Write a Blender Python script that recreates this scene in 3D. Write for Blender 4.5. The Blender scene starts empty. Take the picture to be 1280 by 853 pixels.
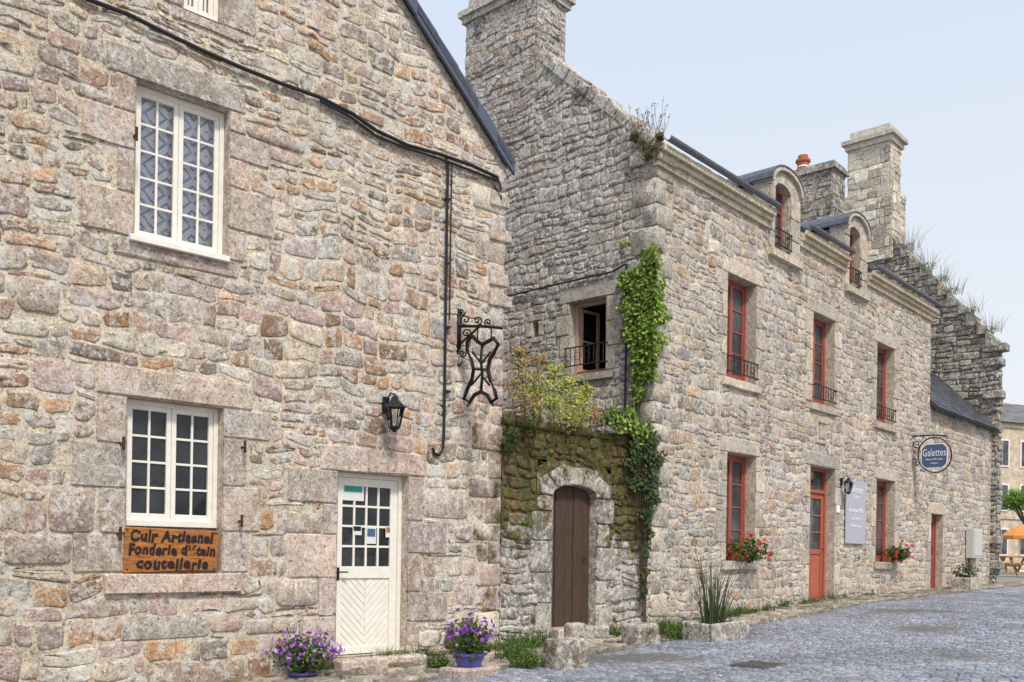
import bpy, math, random
from mathutils import Vector, Matrix, noise
SC = bpy.context.scene
COL = SC.collection
F = 1185.0; HZ = 690.0; ROLL = math.radians(0.9); EYE = 1.45
CR, SR = math.cos(ROLL), math.sin(ROLL)

# ------------------------------------------------------------------ basics
def lin(c):
    c = c / 255.0
    return c / 12.92 if c <= 0.04045 else ((c + 0.055) / 1.055) ** 2.4
def rgb(r, g, b, k=1.0): return (lin(r) * k, lin(g) * k, lin(b) * k)
def ray(px, py):
    cx = (px - 640) / F; cy = -(py - HZ) / F
    return Vector((cx * CR - cy * SR, 1.0, cx * SR + cy * CR))
def proj(p):
    q = Vector((p[0], p[1], p[2] - EYE))
    if q.y < 0.1: return (-9999, -9999)
    cx = q.x * CR + q.z * SR; cy = -q.x * SR + q.z * CR
    return (640 + F * cx / q.y, HZ - F * cy / q.y)
GP = [(-80, -0.1), (0, 0.0), (4, 0.13), (6.2, 0.2), (11.1, 0.34), (16.5, 0.6), (22.8, 0.70), (27.2, 0.75), (60, 0.9), (140, 1.0), (1200, 1.0)]
def gz(x, y):
    t = (x + y) * 0.70711
    for (a, za), (b, zb) in zip(GP, GP[1:]):
        if t <= b:
            k = max(0.0, (t - a) / (b - a)); return za + (zb - za) * k
    return 1.0
def gp(px, py):
    z = 0.3
    for _ in range(12):
        r = ray(px, py); t = (z - EYE) / r.z; x = r.x * t; y = r.y * t; z = gz(x, y)
    return Vector((x, y, z))
class Fr:
    def __init__(s, O, d):
        s.O = Vector((O[0], O[1], 0)); s.d = Vector((d[0], d[1], 0)).normalized(); s.N = Vector((s.d.y, -s.d.x, 0))
    def P(s, u, z, n=0.0):
        v = s.O + s.d * u + s.N * n
        return Vector((v.x, v.y, z))
    def uv(s, px, py, n=0.0):
        r = ray(px, py); E = Vector((0, 0, EYE)); A = s.O + s.N * n
        t = s.N.dot(A - E) / s.N.dot(r)
        p = E + r * t
        return ((p - s.O).dot(s.d), p.z)
    def rect(s, x0, yt, x1, yb, n=0.0):
        ym = (yt + yb) / 2; xm = (x0 + x1) / 2
        return (s.uv(x0, ym, n)[0], s.uv(x1, ym, n)[0], s.uv(xm, yb, n)[1], s.uv(xm, yt, n)[1])
    def M(s, u, z, n):
        p = s.P(u, z, n)
        m = Matrix(((s.d.x, 0, s.N.x, p.x), (s.d.y, 0, s.N.y, p.y), (0, 1, 0, p.z), (0, 0, 0, 1)))
        return m
def atpx(px, Z):
    return ((px - 640) / F * Z, Z)
aA = math.radians(48); aB = math.radians(41.8)
dA = (math.sin(aA), math.cos(aA)); dB = (math.sin(aB), math.cos(aB))
OA = atpx(624, 11.55); OC = atpx(814, 13.7)
A = Fr(OA, dA); B = Fr(OC, dB)
W = Fr(OA, (OC[0] - OA[0], OC[1] - OA[1])); WL = math.hypot(OC[0] - OA[0], OC[1] - OA[1])
G = Fr(OC, (dB[1], -dB[0]))
ROOT = {}
class MB:
    def __init__(s): s.v = []; s.f = []; s.c = []; s.m = []
    def add(s, vs, fs, col=(0.5, 0.5, 0.5), mat=0, a=0.0):
        o = len(s.v); s.v += [tuple(p) for p in vs]
        if len(col) == 3: col = (col[0], col[1], col[2], a)
        s.c += [col] * len(vs)
        for f in fs: s.f.append(tuple(i + o for i in f)); s.m.append(mat)
    def hexa(s, p, col=(0.5, 0.5, 0.5), mat=0, a=0.0):   # p: 4 bottom ccw + 4 top
        s.add(p, [(3, 2, 1, 0), (4, 5, 6, 7), (0, 1, 5, 4), (1, 2, 6, 5), (2, 3, 7, 6), (3, 0, 4, 7)], col, mat, a)
    def fbox(s, fr, u0, u1, z0, z1, n0, n1, col=(0.5, 0.5, 0.5), mat=0, a=0.0):
        p = [fr.P(u0, z0, n1), fr.P(u1, z0, n1), fr.P(u1, z0, n0), fr.P(u0, z0, n0), fr.P(u0, z1, n1), fr.P(u1, z1, n1), fr.P(u1, z1, n0), fr.P(u0, z1, n0)]
        s.hexa(p, col, mat, a)
    def prism(s, fr, pts, n0, n1, col=(0.5, 0.5, 0.5), mat=0, a=0.0):
        k = len(pts)
        if k < 3: return
        vs = [fr.P(u, z, n1) for u, z in pts] + [fr.P(u, z, n0) for u, z in pts]
        fs = [tuple(range(k)), tuple(range(2 * k - 1, k - 1, -1))] + [(i + k, (i + 1) % k + k, (i + 1) % k, i) for i in range(k)]
        s.add(vs, fs, col, mat, a)
    def tube(s, pts, r, sides=6, col=(0.5, 0.5, 0.5), mat=0, closed=False, r2=None):
        pts = [Vector(p) for p in pts]; k = len(pts); vs = []; fs = []
        for i, p in enumerate(pts):
            if closed: t = (pts[(i + 1) % k] - pts[i - 1])
            else: t = pts[min(i + 1, k - 1)] - pts[max(i - 1, 0)]
            if t.length < 1e-6: t = Vector((0, 0, 1))
            t.normalize(); up = Vector((0, 0, 1)) if abs(t.z) < 0.9 else Vector((0.3, 1, 0)).normalized()
            x = t.cross(up).normalized(); y = x.cross(t)
            rr = r if r2 is None else r + (r2 - r) * i / max(1, k - 1)
            for j in range(sides):
                an = 2 * math.pi * j / sides
                vs.append(p + x * math.cos(an) * rr + y * math.sin(an) * rr)
        for i in range(k if closed else k - 1):
            a0 = i * sides; b0 = ((i + 1) % k) * sides
            for j in range(sides):
                j2 = (j + 1) % sides
                fs.append((a0 + j, a0 + j2, b0 + j2, b0 + j))
        if not closed:
            fs.append(tuple(range(sides - 1, -1, -1))); fs.append(tuple((k - 1) * sides + j for j in range(sides)))
        s.add(vs, fs, col, mat)
    def lathe(s, c, prof, sides=12, col=(0.5, 0.5, 0.5), mat=0, rot=0.0):
        vs = []; fs = []
        for r, z in prof:
            for j in range(sides):
                an = 2 * math.pi * j / sides + rot
                vs.append((c[0] + r * math.cos(an), c[1] + r * math.sin(an), c[2] + z))
        for i in range(len(prof) - 1):
            for j in range(sides):
                j2 = (j + 1) % sides
                fs.append((i * sides + j, i * sides + j2, (i + 1) * sides + j2, (i + 1) * sides + j))
        fs.append(tuple(range(sides - 1, -1, -1))); fs.append(tuple((len(prof) - 1) * sides + j for j in range(sides)))
        s.add(vs, fs, col, mat)
    def build(s, name, mats, parent=None, smooth=False, bevel=0):
        me = bpy.data.meshes.new(name)
        me.from_pydata(s.v, [], s.f)
        if not isinstance(mats, (list, tuple)): mats = [mats]
        for m in mats: me.materials.append(m)
        me.polygons.foreach_set('material_index', s.m)
        at = me.attributes.new('Col', 'FLOAT_COLOR', 'POINT')
        at.data.foreach_set('color', [x for c in s.c for x in c])
        me.polygons.foreach_set('use_smooth', [smooth] * len(me.polygons))
        me.update()
        return link(name, me, parent, bevel)
def link(name, me, parent=None, bevel=0):
    o = bpy.data.objects.new(name, me); COL.objects.link(o)
    off = ROOT.get(parent.name, Vector((0, 0, 0))) if parent else Vector((0, 0, 0))
    if parent:
        me.transform(Matrix.Translation(-off)); o.parent = parent; ROOT[o.name] = off
    if bevel:
        b = o.modifiers.new('Bevel', 'BEVEL'); b.width = bevel; b.segments = 2; b.limit_method = 'ANGLE'
    return o
def thing(name, label, cat, loc, group=None):
    o = bpy.data.objects.new(name, None); COL.objects.link(o); o.location = loc; o.empty_display_size = 0.2
    o['label'] = label; o['category'] = cat
    if group: o['group'] = group
    ROOT[o.name] = Vector(loc); return o
def struct(o): o['kind'] = 'structure'; return o

# ------------------------------------------------------------------ materials
def newmat(name):
    m = bpy.data.materials.new(name); m.use_nodes = True
    nt = m.node_tree; b = nt.nodes['Principled BSDF']; return m, nt, b
def N(nt, t, **kw):
    n = nt.nodes.new(t)
    for k, v in kw.items(): setattr(n, k, v)
    return n
def noise_node(nt, vec, scale, detail=4, rough=0.55):
    n = N(nt, 'ShaderNodeTexNoise'); n.inputs['Scale'].default_value = scale; n.inputs['Detail'].default_value = detail; n.inputs['Roughness'].default_value = rough
    nt.links.new(vec, n.inputs['Vector']); return n.outputs['Fac']
def ramp(nt, fac, a, b, va=0.0, vb=1.0):
    n = N(nt, 'ShaderNodeMapRange'); n.inputs[1].default_value = a; n.inputs[2].default_value = b
    for i, x in ((3, va), (4, vb)): n.inputs[i].default_value = x
    nt.links.new(fac, n.inputs[0]); return n.outputs[0]
def math_n(nt, op, a, b):
    n = N(nt, 'ShaderNodeMath', operation=op)
    for i, x in enumerate((a, b)):
        if isinstance(x, (int, float)): n.inputs[i].default_value = x
        else: nt.links.new(x, n.inputs[i])
    return n.outputs[0]
def mixc(nt, fac, a, b, mode='MIX'):
    n = N(nt, 'ShaderNodeMix', data_type='RGBA', blend_type=mode)
    if isinstance(fac, (int, float)): n.inputs[0].default_value = fac
    else: nt.links.new(fac, n.inputs[0])
    for i, x in ((6, a), (7, b)):
        if isinstance(x, tuple): n.inputs[i].default_value = (x[0], x[1], x[2], 1)
        else: nt.links.new(x, n.inputs[i])
    return n.outputs[2]
def stone_mat(name, lich=0.5, dark=0.5, bump=0.6, lichcol=(0.70, 0.675, 0.63), stain=0.5, rough=0.92, rust=0.22, patch=0.7):
    m, nt, b = newmat(name); L = nt.links.new
    g = N(nt, 'ShaderNodeNewGeometry').outputs['Position']
    at = N(nt, 'ShaderNodeAttribute', attribute_name='Col')
    n1 = noise_node(nt, g, 9, 6, 0.7); n2 = noise_node(nt, g, 42, 6, 0.8); n3 = noise_node(nt, g, 1.1, 4, 0.6)
    v = math_n(nt, 'MULTIPLY', ramp(nt, n1, 0.3, 0.7, 0.68, 1.32), ramp(nt, n2, 0.34, 0.66, 0.48, 1.5))
    v = math_n(nt, 'MULTIPLY', v, ramp(nt, n3, 0.3, 0.7, 1 - 0.28 * stain, 1 + 0.22 * stain))
    cmb = N(nt, 'ShaderNodeCombineColor'); [L(v, cmb.inputs[i]) for i in range(3)]
    c = mixc(nt, 1.0, at.outputs['Color'], cmb.outputs[0], 'MULTIPLY')
    n5 = noise_node(nt, g, 3.3, 5, 0.6)
    c = mixc(nt, ramp(nt, n5, 0.54, 0.72, 0, rust), c, (0.38, 0.22, 0.11))
    # dark weathering films
    n9 = noise_node(nt, g, 2.6, 8, 0.75)
    c = mixc(nt, ramp(nt, n9, 0.56, 0.66, 0, 0.42 * patch), c, (0.12, 0.105, 0.095))
    # broad pale lichen crusts
    n10 = noise_node(nt, g, 6.2, 9, 0.75)
    c = mixc(nt, ramp(nt, n10, 0.57 - 0.05 * lich, 0.60 - 0.05 * lich, 0, 0.75 * patch), c, lichcol)
    # small pale lichen rosettes, thick in places
    n4 = noise_node(nt, g, 16, 7, 0.75); n8 = noise_node(nt, g, 0.9, 3, 0.5)
    thr = ramp(nt, n8, 0.35, 0.65, 0.64 - 0.08 * lich, 0.58 - 0.1 * lich)
    lf = ramp(nt, math_n(nt, 'SUBTRACT', n4, thr), 0, 0.04, 0, 0.85 if patch else 0.0)
    c = mixc(nt, lf, c, lichcol)
    # dark lichen specks
    n6 = noise_node(nt, g, 26, 6, 0.78)
    df = ramp(nt, n6, 0.62 - 0.1 * dark, 0.67 - 0.1 * dark, 0, 0.78)
    c = mixc(nt, df, c, (0.055, 0.05, 0.045))
    # moss from alpha
    n7 = noise_node(nt, g, 5, 6, 0.7)
    mf = math_n(nt, 'SUBTRACT', math_n(nt, 'ADD', at.outputs['Alpha'], n7), 0.95)
    mf = ramp(nt, mf, 0.0, 0.16, 0, 0.93)
    n11 = noise_node(nt, g, 3.1, 5, 0.6)
    mcol = mixc(nt, ramp(nt, n11, 0.4, 0.62), (0.12, 0.13, 0.025), (0.25, 0.15, 0.045))
    mcol = mixc(nt, ramp(nt, n1, 0.35, 0.65), (0.04, 0.035, 0.015), mcol)
    c = mixc(nt, mf, c, mcol)
    L(c, b.inputs['Base Color']); b.inputs['Roughness'].default_value = rough
    b.inputs['Specular IOR Level'].default_value = 0.15 if rough > 0.8 else 0.35
    bp = N(nt, 'ShaderNodeBump'); bp.inputs['Strength'].default_value = bump; bp.inputs['Distance'].default_value = 0.03
    h = math_n(nt, 'ADD', math_n(nt, 'MULTIPLY', n2, 0.6), n1)
    L(h, bp.inputs['Height']); L(bp.outputs[0], b.inputs['Normal'])
    return m
def flat_mat(name, col, rough=0.6, nz=0.15, scale=20, metal=0.0, bump=0.1, spec=0.4, stretch=None, attr=False):
    m, nt, b = newmat(name); L = nt.links.new
    g = N(nt, 'ShaderNodeNewGeometry').outputs['Position']
    if stretch:
        mp = N(nt, 'ShaderNodeMapping'); mp.inputs['Scale'].default_value = stretch; L(g, mp.inputs['Vector']); g = mp.outputs[0]
    n1 = noise_node(nt, g, scale, 6, 0.65)
    v = ramp(nt, n1, 0.3, 0.7, 1 - nz, 1 + nz)
    cmb = N(nt, 'ShaderNodeCombineColor'); [L(v, cmb.inputs[i]) for i in range(3)]
    base = N(nt, 'ShaderNodeAttribute', attribute_name='Col').outputs['Color'] if attr else col
    L(mixc(nt, 1.0, base, cmb.outputs[0], 'MULTIPLY'), b.inputs['Base Color'])
    b.inputs['Roughness'].default_value = rough; b.inputs['Metallic'].default_value = metal; b.inputs['Specular IOR Level'].default_value = spec
    bp = N(nt, 'ShaderNodeBump'); bp.inputs['Strength'].default_value = bump; bp.inputs['Distance'].default_value = 0.01
    L(n1, bp.inputs['Height']); L(bp.outputs[0], b.inputs['Normal'])
    return m
def leaf_mat(name):
    m, nt, b = newmat(name); L = nt.links.new
    at = N(nt, 'ShaderNodeAttribute', attribute_name='Col').outputs['Color']
    L(at, b.inputs['Base Color']); b.inputs['Roughness'].default_value = 0.55; b.inputs['Specular IOR Level'].default_value = 0.3
    tr = N(nt, 'ShaderNodeBsdfTranslucent'); L(at, tr.inputs['Color'])
    mx = N(nt, 'ShaderNodeMixShader'); mx.inputs[0].default_value = 0.42
    L(b.outputs[0], mx.inputs[1]); L(tr.outputs[0], mx.inputs[2]); L(mx.outputs[0], nt.nodes['Material Output'].inputs['Surface'])
    return m
def pane_mat(name, col=(0.012, 0.014, 0.017), spec=0.4):
    m, nt, b = newmat(name); L = nt.links.new
    g = N(nt, 'ShaderNodeNewGeometry').outputs['Position']
    n1 = noise_node(nt, g, 5, 2); n2 = noise_node(nt, g, 1.6, 4)
    L(mixc(nt, ramp(nt, n2, 0.4, 0.65), col, (col[0] * 3.5, col[1] * 3.4, col[2] * 3.3)), b.inputs['Base Color'])
    b.inputs['Roughness'].default_value = 0.06; b.inputs['Specular IOR Level'].default_value = spec
    bp = N(nt, 'ShaderNodeBump'); bp.inputs['Strength'].default_value = 0.12; bp.inputs['Distance'].default_value = 0.05
    L(n1, bp.inputs['Height']); L(bp.outputs[0], b.inputs['Normal']); return m
def lace_mat(name):
    m, nt, b = newmat(name); L = nt.links.new
    uv = N(nt, 'ShaderNodeAttribute', attribute_name='Col').outputs['Color']
    sp = N(nt, 'ShaderNodeSeparateColor'); L(uv, sp.inputs[0])
    u, v = sp.outputs[0], sp.outputs[1]
    def tri(x, k):
        return math_n(nt, 'PINGPONG', math_n(nt, 'MULTIPLY', x, k), 0.5)
    d = math_n(nt, 'ADD', tri(u, 4.0), tri(v, 4.2))
    band = math_n(nt, 'PINGPONG', math_n(nt, 'MULTIPLY', d, 2.4), 0.5)
    g1 = N(nt, 'ShaderNodeTexChecker'); g1.inputs['Scale'].default_value = 60; L(uv, g1.inputs['Vector'])
    f = math_n(nt, 'GREATER_THAN', band, 0.17)
    f2 = math_n(nt, 'MULTIPLY', math_n(nt, 'SUBTRACT', 1.0, f), math_n(nt, 'MULTIPLY', g1.outputs['Fac'], 0.7))
    f3 = math_n(nt, 'ADD', f, f2)
    c = mixc(nt, f3, (0.16, 0.28, 0.58), (0.97, 0.97, 1.0))
    L(c, b.inputs['Base Color']); b.inputs['Roughness'].default_value = 0.9; return m
def glass_mat(name):
    m, nt, b = newmat(name); L = nt.links.new
    tr = N(nt, 'ShaderNodeBsdfTransparent'); gl = N(nt, 'ShaderNodeBsdfGlossy'); gl.inputs['Roughness'].default_value = 0.03
    fz = N(nt, 'ShaderNodeFresnel'); fz.inputs['IOR'].default_value = 1.5
    mx = N(nt, 'ShaderNodeMixShader'); L(fz.outputs[0], mx.inputs[0]); L(tr.outputs[0], mx.inputs[1]); L(gl.outputs[0], mx.inputs[2])
    L(mx.outputs[0], nt.nodes['Material Output'].inputs['Surface']); return m

M = {}
M['stoneA'] = stone_mat('granite_warm', 0.75, 0.5, 0.8, rust=0.34, patch=0.8)
M['stoneB'] = stone_mat('granite_grey', 0.6, 0.5, 0.8, rust=0.26, patch=0.75)
M['stoneG'] = stone_mat('granite_lichen', 1.0, 0.75, 0.85, rust=0.2, patch=0.9)
M['stoneC'] = stone_mat('granite_far', 0.8, 0.8, 0.9, rust=0.14, patch=0.8)
M['dress'] = stone_mat('granite_dressed', 0.35, 0.5, 0.55, patch=0.45, rust=0.2)
M['dressA'] = stone_mat('granite_dressed_warm', 0.55, 0.5, 0.65, patch=0.7, rust=0.25)
M['sett'] = stone_mat('granite_sett', 0.0, 0.1, 0.3, stain=1.0, rough=0.5, rust=0.02, patch=0.0)
M['flag'] = stone_mat('granite_flag', 0.1, 0.35, 0.4, stain=1.0, rough=0.8, rust=0.1, patch=0.3)
M['white'] = flat_mat('white_paint', (0.82, 0.78, 0.70), 0.5, 0.08, 14)
M['red'] = flat_mat('red_paint', (0.33, 0.085, 0.062), 0.5, 0.2, 16)
M['orange'] = flat_mat('orange_red_paint', (0.40, 0.11, 0.065), 0.5, 0.16, 16)
M['pinkwood'] = flat_mat('faded_pink_wood', (0.52, 0.36, 0.28), 0.6, 0.12, 16)
M['iron'] = flat_mat('black_iron', (0.016, 0.016, 0.019), 0.5, 0.3, 30, 0.3)
M['castiron'] = flat_mat('cast_iron', (0.10, 0.095, 0.09), 0.7, 0.3, 30, 0.2)
M['rust'] = flat_mat('rusty_iron', (0.06, 0.028, 0.016), 0.8, 0.3, 40)
M['cable'] = flat_mat('black_rubber', (0.018, 0.018, 0.022), 0.6, 0.2)
M['slate'] = flat_mat('slate', (0.07, 0.08, 0.1), 0.5, 0.3, 12, attr=True, bump=0.3)
M['slateedge'] = flat_mat('slate_edge', (0.085, 0.10, 0.15), 0.55, 0.25, 9, stretch=(1, 1, 8), bump=0.4)
M['wood'] = flat_mat('varnished_wood', (0.36, 0.135, 0.032), 0.45, 0.55, 3.0, stretch=(3, 3, 26), bump=0.4)
M['oldwood'] = flat_mat('brown_old_wood', (0.07, 0.041, 0.028), 0.8, 0.5, 3.5, stretch=(22, 22, 1.2), bump=0.6)
M['leaf'] = leaf_mat('leaf')
M['pane'] = pane_mat('window_pane'); M['pane_painted_sky'] = pane_mat('window_pane_painted_sky', (0.03, 0.034, 0.04), 0.6); M['glass'] = glass_mat('clear_glass'); M['lace'] = lace_mat('lace')  # second pane material: pale sky reflection put into its base colour
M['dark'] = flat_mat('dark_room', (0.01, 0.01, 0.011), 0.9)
M['stem'] = flat_mat('stem', (0.09, 0.06, 0.035), 0.8)
M['zinc'] = flat_mat('zinc', (0.17, 0.18, 0.2), 0.45, 0.2, 8, 0.4)
M['blue'] = flat_mat('blue_paint', (0.075, 0.115, 0.23), 0.5, 0.08)
M['lilac'] = flat_mat('lilac_board', (0.43, 0.43, 0.50), 0.5, 0.06)
M['paper'] = flat_mat('paper', (0.70, 0.72, 0.70), 0.7, 0.06)
M['green'] = flat_mat('green_ink', (0.05, 0.30, 0.24), 0.7)
M['ink'] = flat_mat('dark_paint', (0.02, 0.010, 0.008), 0.6)
M['letter'] = flat_mat('white_lettering', (0.85, 0.85, 0.87), 0.6, 0.05)
M['pot'] = flat_mat('violet_plastic', (0.10, 0.09, 0.36), 0.4, 0.1)
M['terra'] = flat_mat('terracotta', (0.42, 0.13, 0.07), 0.8)
M['stucco'] = flat_mat('tan_stone_render', (0.56, 0.47, 0.36), 0.9, 0.35, 2.5)
M['awning'] = flat_mat('orange_cloth', (0.62, 0.24, 0.06), 0.8, 0.1, 3)
M['greybox'] = flat_mat('pale_metal_box', (0.55, 0.54, 0.5), 0.5, 0.1)
M['soil'] = flat_mat('soil', (0.05, 0.035, 0.025), 0.95)

# ------------------------------------------------------------------ masonry
def rect_sub(r, h):
    u0, u1, z0, z1 = r; a, b, c, d = h
    if b <= u0 or a >= u1 or d <= z0 or c >= z1: return [r]
    out = []
    if c > z0: out.append((u0, u1, z0, c))
    if d < z1: out.append((u0, u1, d, z1))
    lo, hi = max(z0, c), min(z1, d)
    if a > u0: out.append((u0, a, lo, hi))
    if b < u1: out.append((b, u1, lo, hi))
    return out
def clip_poly(pts, planes):
    for a, b, c in planes:
        out = []
        for i in range(len(pts)):
            p, q = pts[i], pts[(i + 1) % len(pts)]
            dp = a * p[0] + b * p[1] - c; dq = a * q[0] + b * q[1] - c
            if dp <= 0: out.append(p)
            if (dp < 0 < dq) or (dq < 0 < dp):
                t = dp / (dp - dq); out.append((p[0] + (q[0] - p[0]) * t, p[1] + (q[1] - p[1]) * t))
        pts = out
        if len(pts) < 3: return []
    return pts
def line(p, q):
    a = q[1] - p[1]; b = -(q[0] - p[0]); L = math.hypot(a, b); a /= L; b /= L
    return (a, b, a * p[0] + b * p[1])
def stone(mb, fr, pts, h, col, rng, e1=0.004, e2=0.016, tilt=0.025, jit=0.004, alpha=0.0, rough=True):
    k = len(pts); us = [p[0] for p in pts]; zs = [p[1] for p in pts]
    cu, cz = sum(us) / k, sum(zs) / k
    hw = max(0.02, (max(us) - min(us)) / 2); hh = max(0.02, (max(zs) - min(zs)) / 2)
    tu, tz = rng.uniform(-tilt, tilt), rng.uniform(-tilt, tilt)
    vs = []
    for e, n in ((0, -0.012), (e1, 0.7 * h), (e2, h)):
        fu = max(0.35, 1 - e / hw); fz = max(0.35, 1 - e / hh)
        for u, z in pts:
            uu = cu + (u - cu) * fu; zz = cz + (z - cz) * fz
            j = jit if e > 0 else 0
            nn = n + (tu * (uu - cu) + tz * (zz - cz) if e > 0 else 0) + rng.uniform(-j, j) * (0.6 if rough else 0.15)
            vs.append(fr.P(uu + rng.uniform(-j, j), zz + rng.uniform(-j, j), nn))
    if rough:
        for u, z in pts:
            uu, zz = cu + (u - cu) * 0.5, cz + (z - cz) * 0.5
            vs.append(fr.P(uu, zz, h + tu * (uu - cu) + tz * (zz - cz) + rng.uniform(-0.35, 0.35) * min(h, 0.015)))
        vs.append(fr.P(cu, cz, h + rng.uniform(-0.3, 0.3) * min(h, 0.015)))
    fs = []
    for r in range(3 if rough else 2):
        for i in range(k):
            j = (i + 1) % k; fs.append((r * k + i, r * k + j, (r + 1) * k + j, (r + 1) * k + i))
    if rough:
        for i in range(k): fs.append((3 * k + i, 3 * k + (i + 1) % k, 4 * k))
    else: fs.append(tuple(2 * k + i for i in range(k)))
    mb.add(vs, fs, (col[0], col[1], col[2], alpha))
def outl(r, rad, jit, rng):
    u0, u1, z0, z1 = r; pts = []
    m = min(u1 - u0, z1 - z0)
    for (cx, cz, sx, sz) in ((u0, z0, 1, 1), (u1, z0, -1, 1), (u1, z1, -1, -1), (u0, z1, 1, -1)):
        q = min(rad * rng.uniform(0.4, 1.7), 0.46 * m); q2 = min(rad * rng.uniform(0.4, 2.2), 0.46 * (u1 - u0))
        p = [(cx, cz + sz * q), (cx + sx * q2 * 0.3, cz + sz * q * 0.3), (cx + sx * q2, cz)]
        if sx * sz < 0: p.reverse()
        pts += p
    out = []
    for i, p in enumerate(pts):
        out.append((p[0] + rng.uniform(-jit, jit), p[1] + rng.uniform(-jit, jit)))
        if i % 3 == 2:
            q = pts[(i + 1) % len(pts)]
            if math.hypot(q[0] - p[0], q[1] - p[1]) > 0.12:
                out.append(((p[0] + q[0]) / 2 + rng.uniform(-jit, jit) * 1.5, (p[1] + q[1]) / 2 + rng.uniform(-jit, jit) * 1.5))
    return out
def vary(c, rng, v=0.22):
    k = 1 + rng.uniform(-v, v); t = rng.uniform(-0.05, 0.05)
    return (c[0] * k * (1 + t), c[1] * k, c[2] * k * (1 - t))
PALA = [rgb(194, 176, 158), rgb(176, 158, 146), rgb(206, 190, 168), rgb(192, 166, 156), rgb(154, 140, 129), rgb(212, 200, 182), rgb(190, 152, 120), rgb(182, 172, 161), rgb(202, 172, 146), rgb(166, 136, 114), rgb(200, 186, 172), rgb(188, 164, 154)]
PALB = [rgb(192, 180, 166), rgb(178, 167, 156), rgb(200, 187, 170), rgb(188, 170, 160), rgb(156, 146, 137), rgb(196, 185, 174), rgb(194, 168, 144), rgb(180, 170, 162), rgb(170, 157, 153), rgb(182, 156, 134)]
PALG = [rgb(178, 169, 160), rgb(166, 158, 151), rgb(186, 177, 166), rgb(148, 141, 134), rgb(192, 184, 175), rgb(176, 158, 142), rgb(170, 155, 148)]
PALC = [rgb(152, 144, 132), rgb(138, 131, 122), rgb(166, 157, 143), rgb(124, 117, 108), rgb(158, 140, 120)]
DRA = [rgb(194, 178, 163), rgb(186, 168, 158), rgb(194, 174, 160), rgb(178, 165, 153)]
DRB = [rgb(196, 184, 169), rgb(186, 175, 162), rgb(200, 186, 165), rgb(180, 171, 159)]
MORTA = rgb(212, 197, 174); MORTB = rgb(202, 190, 172); MORTG = rgb(166, 157, 146); MORTC = rgb(116, 110, 101)
def rubble(mb, fr, u0, u1, z0, z1, holes, pal, seed, band=(0.24, 0.5), sh=(0.1, 0.2), sw=(0.14, 0.46), h=(0.008, 0.02), gap=0.008, planes=(), wob=0.04, moss=None, bw=(0.35, 1.1), rad=0.03, big=None):
    rng = random.Random(seed)
    z = z0
    while z < z1:
        bh = rng.uniform(*band)
        u = u0 - rng.random() * 0.4
        while u < u1:
            w = rng.uniform(*bw); hmul = 1.0
            if big: hmul = big((u + w / 2), z)
            nl = max(1, int(round(bh / (rng.uniform(*sh) * hmul))))
            cuts = [0] + sorted((i + rng.uniform(-0.2, 0.2)) / nl for i in range(1, nl)) + [1]
            for a, b in zip(cuts, cuts[1:]):
                x = u
                while x < u + w - 1e-4:
                    ww = min(rng.uniform(*sw) * (0.6 + 0.5 * hmul), u + w - x)
                    if u + w - (x + ww) < 0.08: ww = u + w - x
                    r = (max(x, u0), min(x + ww, u1), max(z + a * bh, z0), min(z + b * bh, z1))
                    x += ww
                    if r[1] - r[0] < 0.03 or r[3] - r[2] < 0.03: continue
                    ps = [r]
                    for hh in holes:
                        nx = []
                        for q in ps: nx += rect_sub(q, hh)
                        ps = nx
                    for q in ps:
                        if q[1] - q[0] < 0.05 or q[3] - q[2] < 0.04: continue
                        cu, cz = (q[0] + q[1]) / 2, (q[2] + q[3]) / 2
                        if any(pa * cu + pb * cz > pc - 0.02 for pa, pb, pc in planes): continue
                        g = gap * rng.uniform(0.4, 1.9)
                        o = outl((q[0] + g, q[1] - g, q[2] + g, q[3] - g), rad, 0.009, rng)
                        o2 = []
                        for (a_, b_) in o:
                            a2 = a_ + wob * noise.noise(Vector((a_ * 1.9, b_ * 1.9, seed))) + 0.5 * wob * noise.noise(Vector((a_ * 5, b_ * 5, seed + 7)))
                            b2 = b_ + wob * 1.5 * noise.noise(Vector((a_ * 1.5, b_ * 1.9, seed + 3))) + 0.8 * wob * noise.noise(Vector((a_ * 5, b_ * 5, seed + 9)))
                            for pa, pb, pc in planes:
                                d = pa * a2 + pb * b2 - pc
                                if d > 0: a2 -= pa * d; b2 -= pb * d
                            o2.append((a2, b2))
                        stone(mb, fr, o2, rng.uniform(*h), vary(rng.choice(pal), rng), rng, alpha=(moss(cu, cz) if moss else 0))
            u += w
        z += bh
def mortar(mb, fr, u0, u1, z0, z1, opens, col, planes=(), n=0.005, moss=None, step=0.6):
    us = {u0, u1}; zs = {z0, z1}
    x = u0
    while x < u1: us.add(x); x += step
    x = z0
    while x < z1: zs.add(x); x += step
    for a, b, c, d in opens: us |= {a, b}; zs |= {c, d}
    us = sorted(v for v in us if u0 <= v <= u1); zs = sorted(v for v in zs if z0 <= v <= z1)
    for a, b in zip(us, us[1:]):
        if b - a < 1e-5: continue
        for c, d in zip(zs, zs[1:]):
            if d - c < 1e-5: continue
            cu, cz = (a + b) / 2, (c + d) / 2
            if any(o[0] < cu < o[1] and o[2] < cz < o[3] for o in opens): continue
            p = clip_poly([(a, c), (b, c), (b, d), (a, d)], planes)
            if len(p) >= 3:
                mb.add([fr.P(u, z, n) for u, z in p], [tuple(range(len(p)))], (col[0], col[1], col[2], 0))
                if moss:
                    for i, (u, z) in enumerate(p): mb.c[-len(p) + i] = (col[0], col[1], col[2], moss(u, z))
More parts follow.
